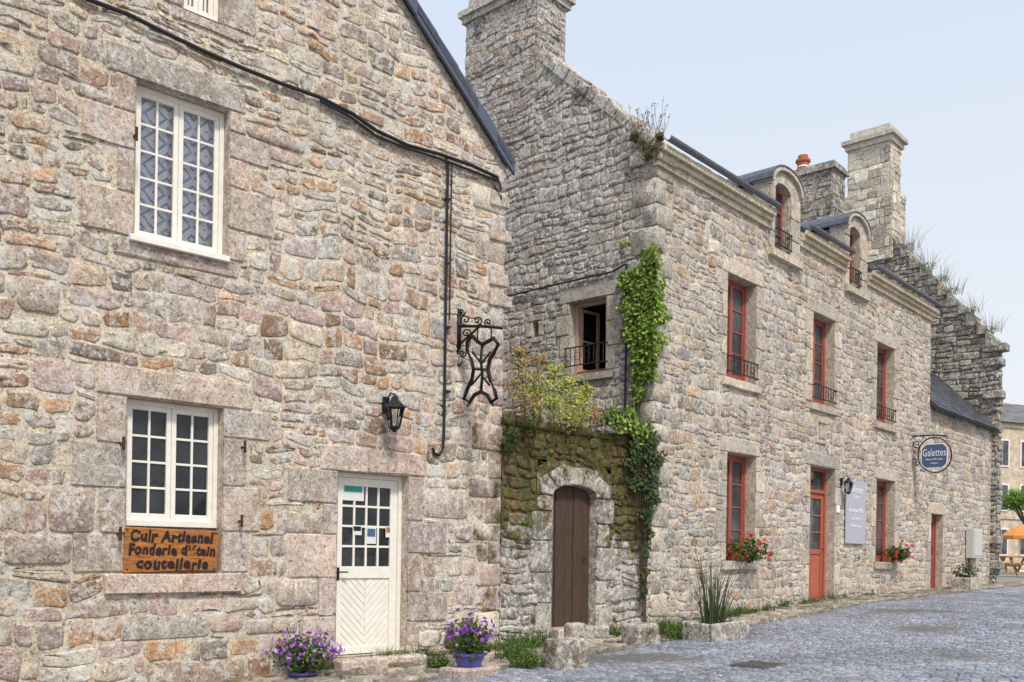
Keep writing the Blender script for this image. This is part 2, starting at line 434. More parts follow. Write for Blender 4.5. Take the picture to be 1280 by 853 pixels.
def dblock(mb, fr, r, h, pal, rng, rad=0.014, gap=0.006, alpha=0.0):
    o = outl((r[0] + gap, r[1] - gap, r[2] + gap, r[3] - gap), rad, 0.006, rng)
    stone(mb, fr, o, h, vary(rng.choice(pal), rng, 0.16), rng, 0.003, 0.011, 0.008, 0.004, alpha, rough=False)
def surround(mb, fr, r, D, pal, seed, jw=(0.17, 0.36), lh=0.3, sh=0.16, ext=0.25, bh=(0.26, 0.46), h=0.025, reveal=True, sill_out=0.0, lintel_split=False):
    rng = random.Random(seed); u0, u1, z0, z1 = r; out = []
    for side in (0, 1):
        z = z0; k = rng.randint(0, 1)
        while z < z1 - 0.01:
            b = min(rng.uniform(*bh), z1 - z)
            if z1 - (z + b) < 0.14: b = z1 - z
            w = jw[k % 2] * rng.uniform(0.85, 1.2); k += 1
            q = (u0 - w, u0, z, z + b) if side == 0 else (u1, u1 + w, z, z + b)
            out.append(q); dblock(mb, fr, q, h * rng.uniform(0.8, 1.15), pal, rng); z += b
    e0, e1 = ext * rng.uniform(0.7, 1.3), ext * rng.uniform(0.7, 1.3)
    if lh:
        if lintel_split:
            um = u0 + (u1 - u0) * rng.uniform(0.35, 0.65)
            for q in ((u0 - e0, um, z1, z1 + lh), (um, u1 + e1, z1, z1 + lh * 0.96)):
                out.append(q); dblock(mb, fr, q, h, pal, rng)
        else:
            q = (u0 - e0, u1 + e1, z1, z1 + lh); out.append(q); dblock(mb, fr, q, h, pal, rng)
    if sh:
        q = (u0 - e0 * 0.7, u1 + e1 * 0.7, z0 - sh, z0); out.append(q); dblock(mb, fr, q, h + sill_out, pal, rng)
    c = vary(pal[0], rng, 0.05); cc = (c[0] * 0.95, c[1] * 0.95, c[2] * 0.95, 0)
    if reveal:
        P = fr.P; t = 0.018
        for q in ([P(u0, z0, t), P(u0, z0, -D), P(u0, z1, -D), P(u0, z1, t)], [P(u1, z0, -D), P(u1, z0, t), P(u1, z1, t), P(u1, z1, -D)],
                  [P(u0, z1, -D), P(u1, z1, -D), P(u1, z1, t), P(u0, z1, t)], [P(u0, z0, t), P(u1, z0, t), P(u1, z0, -D), P(u0, z0, -D)]):
            mb.add(q, [(3, 2, 1, 0)], cc)
    return out

def window(fr, r, D, parent, mat, ncol=2, nrow=4, casements=2, fw=0.045, stile=0.045, mw=0.022, pane='pane', name='window', lace=False):
    u0, u1, z0, z1 = r; mb = MB(); e = 0.002
    mb.fbox(fr, u0 + e, u0 + fw, z0 + e, z1 - e, -D, -D + 0.07); mb.fbox(fr, u1 - fw, u1 - e, z0 + e, z1 - e, -D, -D + 0.07)
    mb.fbox(fr, u0 + fw, u1 - fw, z1 - fw, z1 - e, -D, -D + 0.066); mb.fbox(fr, u0 + fw, u1 - fw, z0 + e, z0 + fw * 1.3, -D, -D + 0.075)
    a0, a1, b0, b1 = u0 + fw, u1 - fw, z0 + fw * 1.3, z1 - fw
    cw = (a1 - a0) / casements; pm = MB(); lm = MB()
    for c in range(casements):
        x0 = a0 + c * cw + 0.002; x1 = a0 + (c + 1) * cw - 0.002
        mb.fbox(fr, x0, x0 + stile, b0, b1, -D + 0.008, -D + 0.055); mb.fbox(fr, x1 - stile, x1, b0, b1, -D + 0.008, -D + 0.055)
        mb.fbox(fr, x0 + stile, x1 - stile, b1 - stile, b1, -D + 0.01, -D + 0.052); mb.fbox(fr, x0 + stile, x1 - stile, b0, b0 + stile * 1.4, -D + 0.01, -D + 0.052)
        g0, g1, h0, h1 = x0 + stile, x1 - stile, b0 + stile * 1.4, b1 - stile
        for i in range(1, ncol):
            x = g0 + (g1 - g0) * i / ncol; mb.fbox(fr, x - mw / 2, x + mw / 2, h0, h1, -D + 0.015, -D + 0.046)
        for j in range(1, nrow):
            z = h0 + (h1 - h0) * j / nrow; mb.fbox(fr, g0, g1, z - mw / 2, z + mw / 2, -D + 0.018, -D + 0.043)
        for i in range(ncol):
            for j in range(nrow):
                rr = random.Random(i * 31 + j * 7 + c * 101 + int(u0 * 100))
                xa = g0 + (g1 - g0) * i / ncol; xb = g0 + (g1 - g0) * (i + 1) / ncol
                za = h0 + (h1 - h0) * j / nrow; zb = h0 + (h1 - h0) * (j + 1) / nrow
                t1, t2 = rr.uniform(-0.004, 0.004), rr.uniform(-0.004, 0.004)
                pm.add([fr.P(xa, za, -D + 0.028 - t1), fr.P(xb, za, -D + 0.028 + t1), fr.P(xb, zb, -D + 0.028 + t2), fr.P(xa, zb, -D + 0.028 - t2)], [(0, 1, 2, 3)])
    w = mb.build(name, mat, parent, bevel=0.004)
    pm.build('pane', M['glass'] if lace else M[pane], w)
    if lace:
        for c in range(2):
            x0 = a0 + c * (a1 - a0) / 2; x1 = x0 + (a1 - a0) / 2; n = 24; lm = MB()
            for i in range(n):
                ua, ub = x0 + (x1 - x0) * i / n, x0 + (x1 - x0) * (i + 1) / n
                na, nb = -D - 0.03 + 0.01 * math.sin(i * 1.1), -D - 0.03 + 0.01 * math.sin((i + 1) * 1.1)
                lm.add([fr.P(ua, b0, na), fr.P(ub, b0, nb), fr.P(ub, b1, nb), fr.P(ua, b1, na)], [(0, 1, 2, 3)])
                zz = (b1 - b0)
                lm.c[-4:] = [(ua - u0 + 2, 0, 0, 1), (ub - u0 + 2, 0, 0, 1), (ub - u0 + 2, zz, 0, 1), (ua - u0 + 2, zz, 0, 1)]
            lm.build('lace_curtain', M['lace'], w)
    return w
def railing(fr, r, parent, z_lo, z_hi, n=0.06, bars=7, over=0.05):
    mb = MB(); u0, u1 = r[0] - over, r[1] + over
    for z in (z_lo, z_hi): mb.tube([fr.P(u0, z, -0.03), fr.P(u0 + 0.01, z, n), fr.P(u1 - 0.01, z, n), fr.P(u1, z, -0.03)], 0.011, 6)
    for i in range(bars):
        u = u0 + (u1 - u0) * (i + 0.5) / bars
        mb.tube([fr.P(u, z_lo, n), fr.P(u, z_hi, n)], 0.007, 5)
        if i % 2 == 0 and i < bars - 1:
            uc = u + (u1 - u0) / bars / 2; zc = (z_lo + z_hi) / 2; rr = (z_hi - z_lo) * 0.22
            mb.tube([fr.P(uc + rr * math.cos(t * 0.7854), zc + rr * math.sin(t * 0.7854), n) for t in range(8)], 0.005, 4, closed=True)
    return mb.build('railing', M['iron'], parent)
def slates(mb, p0, eu, ev, Wd, H, seed=1, ex=0.15, sw=0.2, base=(0.085, 0.095, 0.125)):
    rng = random.Random(seed); nn = eu.cross(ev).normalized()
    if nn.z < 0: nn = -nn
    y = 0.0
    while y < H - 0.01:
        x = -sw * rng.random()
        y1 = min(y + ex * 1.05, H)
        while x < Wd:
            a, b = max(0, x), min(Wd, x + sw * rng.uniform(0.85, 1.15)); x = b if b > a else x + sw
            if b - a < 0.02: continue
            k = rng.uniform(0.7, 1.35); l = 0.022 + rng.uniform(-0.005, 0.006); yb = y - 0.01 + rng.uniform(-0.01, 0.01)
            c = (base[0] * k, base[1] * k, base[2] * k * rng.uniform(0.9, 1.1), 0)
            q = [p0 + eu * (a + 0.003) + ev * yb + nn * l, p0 + eu * (b - 0.003) + ev * yb + nn * l, p0 + eu * (b - 0.003) + ev * y1 + nn * 0.006, p0 + eu * (a + 0.003) + ev * y1 + nn * 0.006,
                 p0 + eu * (a + 0.003) + ev * yb, p0 + eu * (b - 0.003) + ev * yb]
            mb.add(q, [(0, 1, 2, 3), (4, 5, 1, 0), (4, 0, 3), (5, 2, 1)], c)
            if x >= Wd: break
        y += ex
    c = (base[0] * 0.6, base[1] * 0.6, base[2] * 0.6, 0)
    q = [p0, p0 + eu * Wd, p0 + eu * Wd + ev * H, p0 + ev * H]
    q2 = [v - nn * 0.06 for v in q]
    mb.add(q2 + q, [(3, 2, 1, 0), (4, 5, 6, 7), (0, 1, 5, 4), (1, 2, 6, 5), (2, 3, 7, 6), (3, 0, 4, 7)], c)
def stone_box(mb, fr, u0, u1, n0, n1, z0, z1, pal, mcol, seed, **kw):
    P = fr.P
    fl = [(Fr(P(u0, 0, n1), fr.d), u1 - u0), (Fr(P(u1, 0, n1), -fr.N), n1 - n0), (Fr(P(u1, 0, n0), -fr.d), u1 - u0), (Fr(P(u0, 0, n0), fr.N), n1 - n0)]
    for i, (f, w) in enumerate(fl):
        mortar(mb, f, 0, w, z0, z1, [], mcol)
        rubble(mb, f, 0, w, z0, z1, [], pal, seed + i, **kw)
    mb.add([P(u0, z1, n1), P(u1, z1, n1), P(u1, z1, n0), P(u0, z1, n0)], [(0, 1, 2, 3)], (mcol[0], mcol[1], mcol[2], 0))
def textmesh(body, width, ext, M4, name, mat, parent, offset=0.0, shear=0.0, lsp=1.0, fh=None, wav=0.0, space=1.0):
    cu = bpy.data.curves.new(name, 'FONT'); cu.body = body; cu.size = 1.0; cu.align_x = 'CENTER'; cu.align_y = 'CENTER'
    cu.offset = offset; cu.shear = shear; cu.space_line = lsp; cu.resolution_u = 3; cu.extrude = 0.01; cu.space_character = space
    o = bpy.data.objects.new(name, cu); COL.objects.link(o)
    dg = bpy.context.evaluated_depsgraph_get(); dg.update()
    me = bpy.data.meshes.new_from_object(o.evaluated_get(dg)); bpy.data.objects.remove(o)
    if wav:
        for v in me.vertices:
            v.co.x += wav * noise.noise(Vector((v.co.x * 2.2, v.co.y * 2.2, 5))); v.co.y += wav * 1.6 * noise.noise(Vector((v.co.x * 1.6, v.co.y * 1.1, 9)))
    xs = [v.co.x for v in me.vertices]; ys = [v.co.y for v in me.vertices]
    cx, cy = (min(xs) + max(xs)) / 2, (min(ys) + max(ys)) / 2; s = width / (max(xs) - min(xs)); sy = s if fh is None else fh / (max(ys) - min(ys))
    me.name = name; me.materials.clear(); me.materials.append(mat)
    me.transform(M4 @ Matrix.Diagonal((s, sy, ext / 0.01, 1)) @ Matrix.Translation((-cx, -cy, 0)))
    return link(name, me, parent)

# ------------------------------------------------------------------ foliage
def leaf(mb, c, nrm, size, col, rng, aspect=0.7):
    nrm = Vector(nrm).normalized(); t = Vector((rng.uniform(-1, 1), rng.uniform(-1, 1), rng.uniform(-1, 0.6)))
    x = nrm.cross(t)
    if x.length < 1e-3: x = Vector((1, 0, 0))
    x.normalize(); y = nrm.cross(x).normalized(); c = Vector(c); b = nrm * size * 0.15
    q = [c - y * size * 0.5, c + x * size * aspect * 0.45 - y * size * 0.1 - b, c + x * size * aspect * 0.25 + y * size * 0.28 - b, c + y * size * 0.55, c - x * size * aspect * 0.25 + y * size * 0.28 - b, c - x * size * aspect * 0.45 - y * size * 0.1 - b]
    mb.add(q, [(0, 1, 2, 3), (0, 3, 4, 5)], (col[0], col[1], col[2], 1))
def rv(rng): 
    while True:
        v = Vector((rng.uniform(-1, 1), rng.uniform(-1, 1), rng.uniform(-1, 1)))
        if 0.05 < v.length <= 1: return v
def clump(mb, c, r, n, size, cols, rng, flat=1.0, asp=0.7, up=0.3):
    c = Vector(c)
    for _ in range(n):
        v = rv(rng); p = c + Vector((v.x * r, v.y * r, v.z * r * flat))
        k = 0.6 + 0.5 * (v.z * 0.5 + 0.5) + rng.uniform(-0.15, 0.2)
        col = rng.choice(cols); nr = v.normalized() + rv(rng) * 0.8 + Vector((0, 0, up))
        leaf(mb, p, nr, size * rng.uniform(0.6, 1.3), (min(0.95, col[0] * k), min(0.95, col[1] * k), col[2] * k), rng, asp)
def blades(mb, c, n, h, spread, cols, rng, w=0.012, lean=0.4):
    c = Vector(c)
    for _ in range(n):
        an = rng.uniform(0, 6.283); b = c + Vector((math.cos(an), math.sin(an), 0)) * rng.uniform(0, spread)
        d = Vector((math.cos(an), math.sin(an), 0)) * rng.uniform(0, lean) * h; hh = h * rng.uniform(0.5, 1.1); col = rng.choice(cols); k = rng.uniform(0.7, 1.3)
        s = Vector((-math.sin(an + 1), math.cos(an + 1), 0)) * w
        p1 = b + d * 0.35 + Vector((0, 0, hh * 0.55)); p2 = b + d + Vector((0, 0, hh))
        mb.add([b - s, b + s, p1 + s * 0.8, p1 - s * 0.8, p2], [(0, 1, 2, 3), (3, 2, 4)], (col[0] * k, col[1] * k, col[2] * k, 1))
GRN = [(0.06, 0.12, 0.025), (0.10, 0.18, 0.03), (0.045, 0.09, 0.025), (0.14, 0.21, 0.04)]
IVY = [(0.27, 0.40, 0.06), (0.35, 0.48, 0.09), (0.15, 0.26, 0.04), (0.46, 0.56, 0.14), (0.30, 0.42, 0.07), (0.10, 0.18, 0.03)]
DRK = [(0.035, 0.08, 0.03), (0.06, 0.12, 0.04), (0.025, 0.055, 0.025), (0.09, 0.14, 0.07)]

# ================================================================== GROUND
def mkground():
    mb = MB(); xs = [-600, -200, -80, -30, -12, -6, 0, 4, 8, 12, 16, 20, 26, 34, 50, 80, 150, 300, 800]; ys = [-300, -80, -30, -10, 0, 4, 7, 9, 11, 13, 15, 17, 20, 23, 27, 32, 40, 60, 90, 140, 250, 500, 1000]
    for i, x in enumerate(xs):
        for j, y in enumerate(ys): mb.add([(x, y, gz(x, y) - 0.06)], [], (0.2, 0.2, 0.2))
    n = len(ys)
    for i in range(len(xs) - 1):
        for j in range(n - 1): mb.f.append((i * n + j, (i + 1) * n + j, (i + 1) * n + j + 1, i * n + j + 1)); mb.m.append(0)
    m, nt, b = newmat('earth'); g = N(nt, 'ShaderNodeNewGeometry').outputs['Position']
    nt.links.new(mixc(nt, noise_node(nt, g, 2, 8, 0.7), (0.16, 0.15, 0.13), (0.28, 0.26, 0.23)), b.inputs['Base Color']); b.inputs['Roughness'].default_value = 0.95
    struct(mb.build('ground', m))
mkground()
def ringstone(mb, fr, r, hz, h, col, rng, gap=0.008, inset=0.012, tilt=0.006, alpha=0.0, j=0.006):
    u0, u1, n0, n1 = r[0] + gap, r[1] - gap, r[2] + gap, r[3] - gap
    k = min(u1 - u0, n1 - n0) * 0.18
    c8 = [(u0 + k, n1), (u1 - k, n1), (u1, n1 - k), (u1, n0 + k), (u1 - k, n0), (u0 + k, n0), (u0, n0 + k), (u0, n1 - k)]
    c8 = [(a + rng.uniform(-j, j), b + rng.uniform(-j, j)) for a, b in c8]
    cu, cn = (u0 + u1) / 2, (n0 + n1) / 2; vs = []
    ta, tb = rng.uniform(-tilt, tilt), rng.uniform(-tilt, tilt)
    for s, hh in ((0, -0.02), (inset, h)):
        for a, b in c8:
            fa = 1 - s / max(0.02, (u1 - u0) / 2); fb = 1 - s / max(0.02, (n1 - n0) / 2)
            p = fr.P(cu + (a - cu) * fa, 0, cn + (b - cn) * fb); p.z = hz + hh + (ta * (a - cu) + tb * (b - cn)) * 5 * (1 if s else 0); vs.append(p)
    fs = []
    for i in range(8): fs.append((i, (i + 1) % 8, 8 + (i + 1) % 8, 8 + i))
    fs.append(tuple(8 + i for i in range(8)))
    mb.add(vs, fs, (col[0], col[1], col[2], alpha))
mb = MB()
us = [-16 + i for i in range(0, 60)] + [50, 60, 80, 110, 160]
for i in range(len(us) - 1):
    for n0, n1 in ((-3.2, 1.0), (1.0, 5), (5, 10), (10, 20)):
        if us[i] >= 12 and n0 < 0: n0 = -0.0
        q = [B.P(us[i], 0, n1), B.P(us[i + 1], 0, n1), B.P(us[i + 1], 0, n0), B.P(us[i], 0, n0)]
        for p in q: p.z = gz(p.x, p.y) - 0.004
        mb.add(q, [(0, 1, 2, 3)], rgb(104, 102, 102))
struct(mb.build('street_bed', M['sett']))
rng = random.Random(5)
mb = MB(); SP = [rgb(144, 149, 162), rgb(134, 139, 152), rgb(154, 158, 170), rgb(126, 131, 143), rgb(150, 149, 154)]
u = -11.0
while u < 32:
    far = u > 11
    du = rng.uniform(0.085, 0.10) * (1.5 if far else 1); n = 0.97 + rng.random() * 0.06
    while n < 14:
        dn = rng.uniform(0.10, 0.14) * (1.5 if far else 1)
        p = B.P(u + du / 2, 0, n + dn / 2); px, py = proj((p.x, p.y, gz(p.x, p.y)))
        if -30 < px < 1420 and 600 < py < 940 and p.y > 4:
            z = gz(p.x, p.y) + 0.02 * noise.noise(Vector((p.x * 0.6, p.y * 0.6, 0)))
            ringstone(mb, B, (u, u + du, n, n + dn), z, 0.006 + rng.uniform(-0.001, 0.003), vary(rng.choice(SP), rng, 0.13), rng, 0.0045, 0.009, 0.005, j=0.004)
        n += dn
    u += du
struct(mb.build('street', M['sett']))
mb = MB(); u = -11.5
FP = [rgb(156, 145, 131), rgb(138, 129, 118), rgb(166, 155, 140), rgb(122, 114, 105)]
while u < 24:
    du = rng.uniform(0.18, 0.4); n = -0.9 if u < 0 else -0.02
    while n < 0.86:
        dn = min(rng.uniform(0.14, 0.34), 0.86 - n)
        p = B.P(u + du / 2, 0, n + dn / 2); z = gz(p.x, p.y) + 0.012
        al = 0.52 if n < 0.25 and rng.random() < 0.6 else (0.42 if rng.random() < 0.25 else 0.2)
        if dn > 0.05: ringstone(mb, B, (u, u + du, n, n + dn), z, 0.014 + rng.uniform(-0.004, 0.012), vary(rng.choice(FP), rng, 0.22), rng, 0.012, 0.02, 0.008, al, 0.012)
        n += dn
    ringstone(mb, B, (u, u + du, 0.86, 0.97), gz(*B.P(u, 0, 0.9).xy) + 0.01, 0.02, vary(FP[3], rng, 0.15), rng, 0.008, 0.012, 0.004, 0.1, 0.006)
    u += du
struct(mb.build('pavement', M['flag']))

# ================================================================== HOUSE A
HA = thing('stone_house', 'near warm granite gable house at the left with white windows and white glazed door', 'house', A.P(-4, 0.1))
eu_, ez_ = A.uv(638, 212)
u5, z5 = A.uv(507, 0)
slopeA = (z5 - ez_) / (eu_ - u5)
EA = ez_; RU = -4.1; RZ = EA + slopeA * (0 - RU)
plR = line((RU, RZ), (0.02, EA)); plL = line((2 * RU, EA), (RU, RZ))
def orient(pl, pt):
    return pl if pl[0] * pt[0] + pl[1] * pt[1] <= pl[2] else (-pl[0], -pl[1], -pl[2])
plA = [orient(plR, (-4, 3)), orient(plL, (-4, 3))]
rUp = A.rect(168, 118, 285, 312); rLo = A.rect(157, 503, 277, 716); rDo = A.rect(420, 592, 508, 819)
uT0, zT0 = A.uv(235, 14); uT1, _ = A.uv(278, 18); rTo = (uT0 - 0.05, uT1, zT0, zT0 + 0.8)
DA = 0.16
sUp = MB(); holes = []
holes += surround(sUp, A, rUp, DA + 0.03, DRA, 11, (0.18, 0.4), 0.26, 0.17, 0.22, (0.25, 0.42))
sLo = MB(); holes += surround(sLo, A, rLo, DA + 0.03, DRA, 12, (0.26, 0.44), 0.27, 0.2, 0.3, (0.3, 0.5), sill_out=0.03)
sDo = MB(); holes += surround(sDo, A, rDo, DA + 0.03, DRA, 23, (0.2, 0.5), 0.27, 0.0, 0.3, (0.3, 0.46), lintel_split=True)
sTo = MB(); holes += surround(sTo, A, rTo, DA + 0.03, DRA, 14, (0.18, 0.34), 0.24, 0.12, 0.2)
opens = [rUp, rLo, rDo, rTo]
wm = MB()
rg = random.Random(77); z = 0.1; k = 0
while z < EA - 0.3:
    b = rg.uniform(0.2, 0.36); w = (0.2, 0.42)[k % 2] * rg.uniform(0.8, 1.25); k += 1
    q = (-w, 0.012, z, z + b); holes.append(q); dblock(wm, A, q, rg.uniform(0.015, 0.028), DRA + PALA[:4], rg, rad=0.03, alpha=(0.5 if z < 2.9 and rg.random() < 0.7 else 0)); z += b
for (x0, y0, x1, y1) in ((344, 696, 420, 758), (345, 582, 421, 640), (345, 640, 421, 694), (306, 760, 380, 792), (60, 612, 118, 668), (3, 668, 90, 706), (520, 612, 585, 648), (150, 768, 262, 800), (262, 755, 304, 790), (300, 545, 344, 565), (300, 165, 380, 200), (20, 350, 75, 392), (90, 110, 160, 160)):
    q = A.rect(x0, y0, x1, y1)
    pieces = [q]
    for h in holes:
        nx = []
        for p in pieces: nx += rect_sub(p, h)
        pieces = nx
    pieces = [p for p in pieces if p[1] - p[0] > 0.15 and p[3] - p[2] > 0.12]
    for p in pieces: holes.append(p); dblock(wm, A, p, rg.uniform(0.015, 0.028), DRA, rg, rad=0.04)
mossA = lambda u, z: max(0, 0.55 - abs(u + 0.1) * 0.5) * (1 if z < 3.1 else 0) + (0.38 if z < 0.45 else 0)
mortar(wm, A, -8.2, 0.0, -0.2, RZ, opens, MORTA, plA, moss=mossA)
bigA = lambda u, z: 1.4 if z < 2.2 else (1.1 if z < 4.4 else 0.9)
rubble(wm, A, -8.2, 0.0, -0.2, RZ, holes + opens, PALA, 3, planes=plA, moss=mossA, big=bigA, wob=0.06, sw=(0.13, 0.38), sh=(0.095, 0.2), h=(0.006, 0.02), gap=0.01)
for f, w in ((Fr(A.P(0, 0, 0), -A.N), 6.5), (Fr(A.P(-8.2, 0, -6.5), A.N), 6.5)):
    mortar(wm, f, 0, w, -0.2, EA, [], MORTA, step=6); rubble(wm, f, 0, w, 2.0, EA, [], PALA, 31, band=(0.3, 0.5), sh=(0.2, 0.3), sw=(0.3, 0.6))
fb = Fr(A.P(0, 0, -6.5), -A.d); mortar(wm, fb, 0, 8.2, -0.2, EA, [], MORTA, step=6)
wall = wm.build('wall', M['stoneA'], HA, smooth=True)
for (x, y, s) in ((634, 255, 0.06), (636, 298, 0.1), (630, 352, 0.06), (632, 378, 0.12)):
    km = MB(); u, z = A.uv(x, y); km.hexa([A.P(-0.25, z - 0.09, 0.05), A.P(s, z - 0.07, 0.04), A.P(s, z - 0.07, -0.3), A.P(-0.25, z - 0.09, -0.3), A.P(-0.25, z + 0.09, 0.06), A.P(s - 0.02, z + 0.06, 0.05), A.P(s - 0.02, z + 0.06, -0.3), A.P(-0.25, z + 0.09, -0.3)], DRA[0])
    km.build('kneeler_stone', M['dressA'], HA, bevel=0.015)
rm = MB(); bk = -A.N; OV = 0.07
ev = (A.P(RU, RZ + 0.12, 0) - A.P(OV, EA + 0.12 - OV * slopeA, 0)); Ls = ev.length; ev.normalize()
slates(rm, A.P(OV, EA + 0.12 - OV * slopeA, 0.10), bk, ev, 6.8, Ls, 4)
ev2 = (A.P(RU, RZ + 0.12, 0) - A.P(2 * RU - OV, EA + 0.12 - OV * slopeA, 0)).normalized()
slates(rm, A.P(2 * RU - OV, EA + 0.12 - OV * slopeA, 0.10), bk, ev2, 6.8, Ls, 5)
rf = rm.build('roof', M['slate'], HA)
vm = MB(); x = OV
while x > RU:
    x2 = max(RU, x - 0.3); k = random.Random(int(x * 100)).uniform(0, 0.012)
    za = EA + 0.12 - x * slopeA; zb = EA + 0.12 - x2 * slopeA
    vm.prism(A, [(x2, zb - 0.15), (x + 0.01, za - 0.15), (x + 0.01, za + 0.04), (x2, zb + 0.03)], 0.05 + k, 0.09 + k); x = x2
vm.build('verge', M['slateedge'], rf)
wU = window(A, rUp, DA, HA, M['white'], 2, 5, lace=True); sUp.build('stone_surround', M['dressA'], wU, smooth=False)
sl = MB(); sl.fbox(A, rUp[0] - 0.05, rUp[1] + 0.005, rUp[2] - 0.035, rUp[2] + 0.02, -DA + 0.08, 0.07); sl.build('sill', M['white'], wU, bevel=0.006)
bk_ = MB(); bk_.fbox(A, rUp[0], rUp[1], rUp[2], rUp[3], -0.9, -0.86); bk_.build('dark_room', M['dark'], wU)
rLw = (rLo[0], rLo[1], A.uv(216, 659)[1], rLo[3])
wL = window(A, rLw, DA, HA, M['white'], 2, 4); sLo.build('stone_surround', M['dressA'], wL, smooth=False)
ap = MB(); ap.fbox(A, rLo[0], rLo[1], rLo[2], rLw[2], -DA - 0.1, -DA + 0.02, DRA[1]); ap.build('apron', M['dressA'], wL)
wT = window(A, rTo, DA, HA, M['white'], 2, 3); sTo.build('stone_surround', M['dressA'], wT, smooth=False)
def chevron(mb, fr, r, n0, n1, pitch=0.085, up=True):
    u0, u1, z0, z1 = r; um = (u0 + u1) / 2
    for side in (0, 1):
        a, b = (u0, um) if side == 0 else (um, u1)
        s = (-1 if side == 0 else 1) * (1 if up else -1)
        z = z0 - 1.0
        while z < z1 + 1.0:
            p = [(a, z + s * (a - um)), (b, z + s * (b - um)), (b, z + pitch - 0.008 + s * (b - um)), (a, z + pitch - 0.008 + s * (a - um))]
            q = clip_poly(p, [(-1, 0, -a - 0.002), (1, 0, b - 0.002), (0, -1, -z0), (0, 1, z1)])
            if len(q) >= 3: mb.prism(fr, q, n0, n1)
            z += pitch
dm = MB(); u0, u1, z0, z1 = rDo; D = DA; e = 0.002
dm.fbox(A, u0 + e, u0 + 0.05, z0, z1 - e, -D - 0.02, -D + 0.06); dm.fbox(A, u1 - 0.05, u1 - e, z0, z1 - e, -D - 0.02, -D + 0.06); dm.fbox(A, u0 + 0.05, u1 - 0.05, z1 - 0.05, z1 - e, -D - 0.02, -D + 0.056)
a0, a1 = u0 + 0.053, u1 - 0.053; zm = A.uv(462, 712)[1]
dm.fbox(A, a0, a0 + 0.09, z0 + 0.01, z1 - 0.053, -D, -D + 0.04); dm.fbox(A, a1 - 0.09, a1, z0 + 0.01, z1 - 0.053, -D, -D + 0.04)
dm.fbox(A, a0 + 0.09, a1 - 0.09, z1 - 0.14, z1 - 0.053, -D, -D + 0.038); dm.fbox(A, a0 + 0.09, a1 - 0.09, zm - 0.1, zm + 0.03, -D, -D + 0.038); dm.fbox(A, a0 + 0.09, a1 - 0.09, z0 + 0.01, z0 + 0.09, -D, -D + 0.038)
dm.fbox(A, a0 + 0.09, a1 - 0.09, z0 + 0.09, zm - 0.1, -D, -D + 0.012)
chevron(dm, A, (a0 + 0.09, a1 - 0.09, z0 + 0.09, zm - 0.1), -D + 0.012, -D + 0.024)
gx0, gx1, gz0, gz1 = a0 + 0.09, a1 - 0.09, zm + 0.03, z1 - 0.14
for i in range(1, 4): x = gx0 + (gx1 - gx0) * i / 4; dm.fbox(A, x - 0.012, x + 0.012, gz0, gz1, -D + 0.006, -D + 0.033)
for i in range(1, 4): z = gz0 + (gz1 - gz0) * i / 4; dm.fbox(A, gx0, gx1, z - 0.012, z + 0.012, -D + 0.008, -D + 0.03)
door = dm.build('door', M['white'], HA, bevel=0.004)
pm = MB()
for i in range(4):
    for j in range(4):
        t = random.Random(i * 9 + j).uniform(-0.003, 0.003)
        xa, xb = gx0 + (gx1 - gx0) * i / 4, gx0 + (gx1 - gx0) * (i + 1) / 4; za, zb = gz0 + (gz1 - gz0) * j / 4, gz0 + (gz1 - gz0) * (j + 1) / 4
        pm.add([A.P(xa, za, -D + 0.016 - t), A.P(xb, za, -D + 0.016 + t), A.P(xb, zb, -D + 0.016 + t), A.P(xa, zb, -D + 0.016 - t)], [(0, 1, 2, 3)])
pm.build('pane', M['pane'], door)
sDo.build('stone_surround', M['dressA'], door, smooth=False)
hm = MB(); hm.fbox(A, a0 + 0.03, a0 + 0.06, zm - 0.12, zm + 0.02, -D + 0.04, -D + 0.048); hm.tube([A.P(a0 + 0.045, zm - 0.03, -D + 0.04), A.P(a0 + 0.045, zm - 0.03, -D + 0.09), A.P(a0 + 0.14, zm - 0.03, -D + 0.09)], 0.009); hm.build('handle', M['iron'], door)
for k_, (x0, y0, x1, y1, mm) in enumerate(((428, 601, 455, 626, 'paper'), (441, 657, 452, 669, 'paper'), (458, 659, 470, 680, 'paper'), (482, 658, 492, 672, 'paper'))):
    q = A.rect(x0, y0, x1, y1, -D + 0.035); pp = MB(); pp.fbox(A, q[0], q[1], q[2], q[3], -D + 0.034, -D + 0.036)
    po = pp.build('notice', M[mm], door)
    pg = MB(); hh = q[3] - q[2]; ww = q[1] - q[0]
    pg.fbox(A, q[0] + ww * 0.08, q[0] + ww * 0.92, q[2] + hh * 0.42, q[2] + hh * 0.9, -D + 0.0362, -D + 0.0368)
    pg.build('printed_picture', [M['green'], M['ink'], M['blue'], M['terra']][k_], po)
st = MB(); zg = gz(*A.P((u0 + u1) / 2, 0).xy)
st.hexa([A.P(u0 - 0.08, zg - 0.1, 0.3), A.P(u1 + 0.12, zg - 0.1, 0.28), A.P(u1 + 0.12, zg - 0.1, -0.2), A.P(u0 - 0.08, zg - 0.1, -0.2), A.P(u0 - 0.08, z0 - 0.012, 0.27), A.P(u1 + 0.12, z0 - 0.005, 0.26), A.P(u1 + 0.12, z0 - 0.003, -0.2), A.P(u0 - 0.08, z0 - 0.003, -0.2)], DRA[2])
st.build('doorstep', M['dressA'], HA, bevel=0.02)
for (x, y) in ((150, 556), (301, 560), (297, 652), (146, 668), (166, 172)):
    u, z = A.uv(x, y); p = MB(); p.tube([A.P(u, z, 0.0), A.P(u, z, 0.09)], 0.012); p.tube([A.P(u, z - 0.055, 0.09), A.P(u, z + 0.065, 0.09)], 0.015); p.build('shutter_hinge', M['rust'], HA)

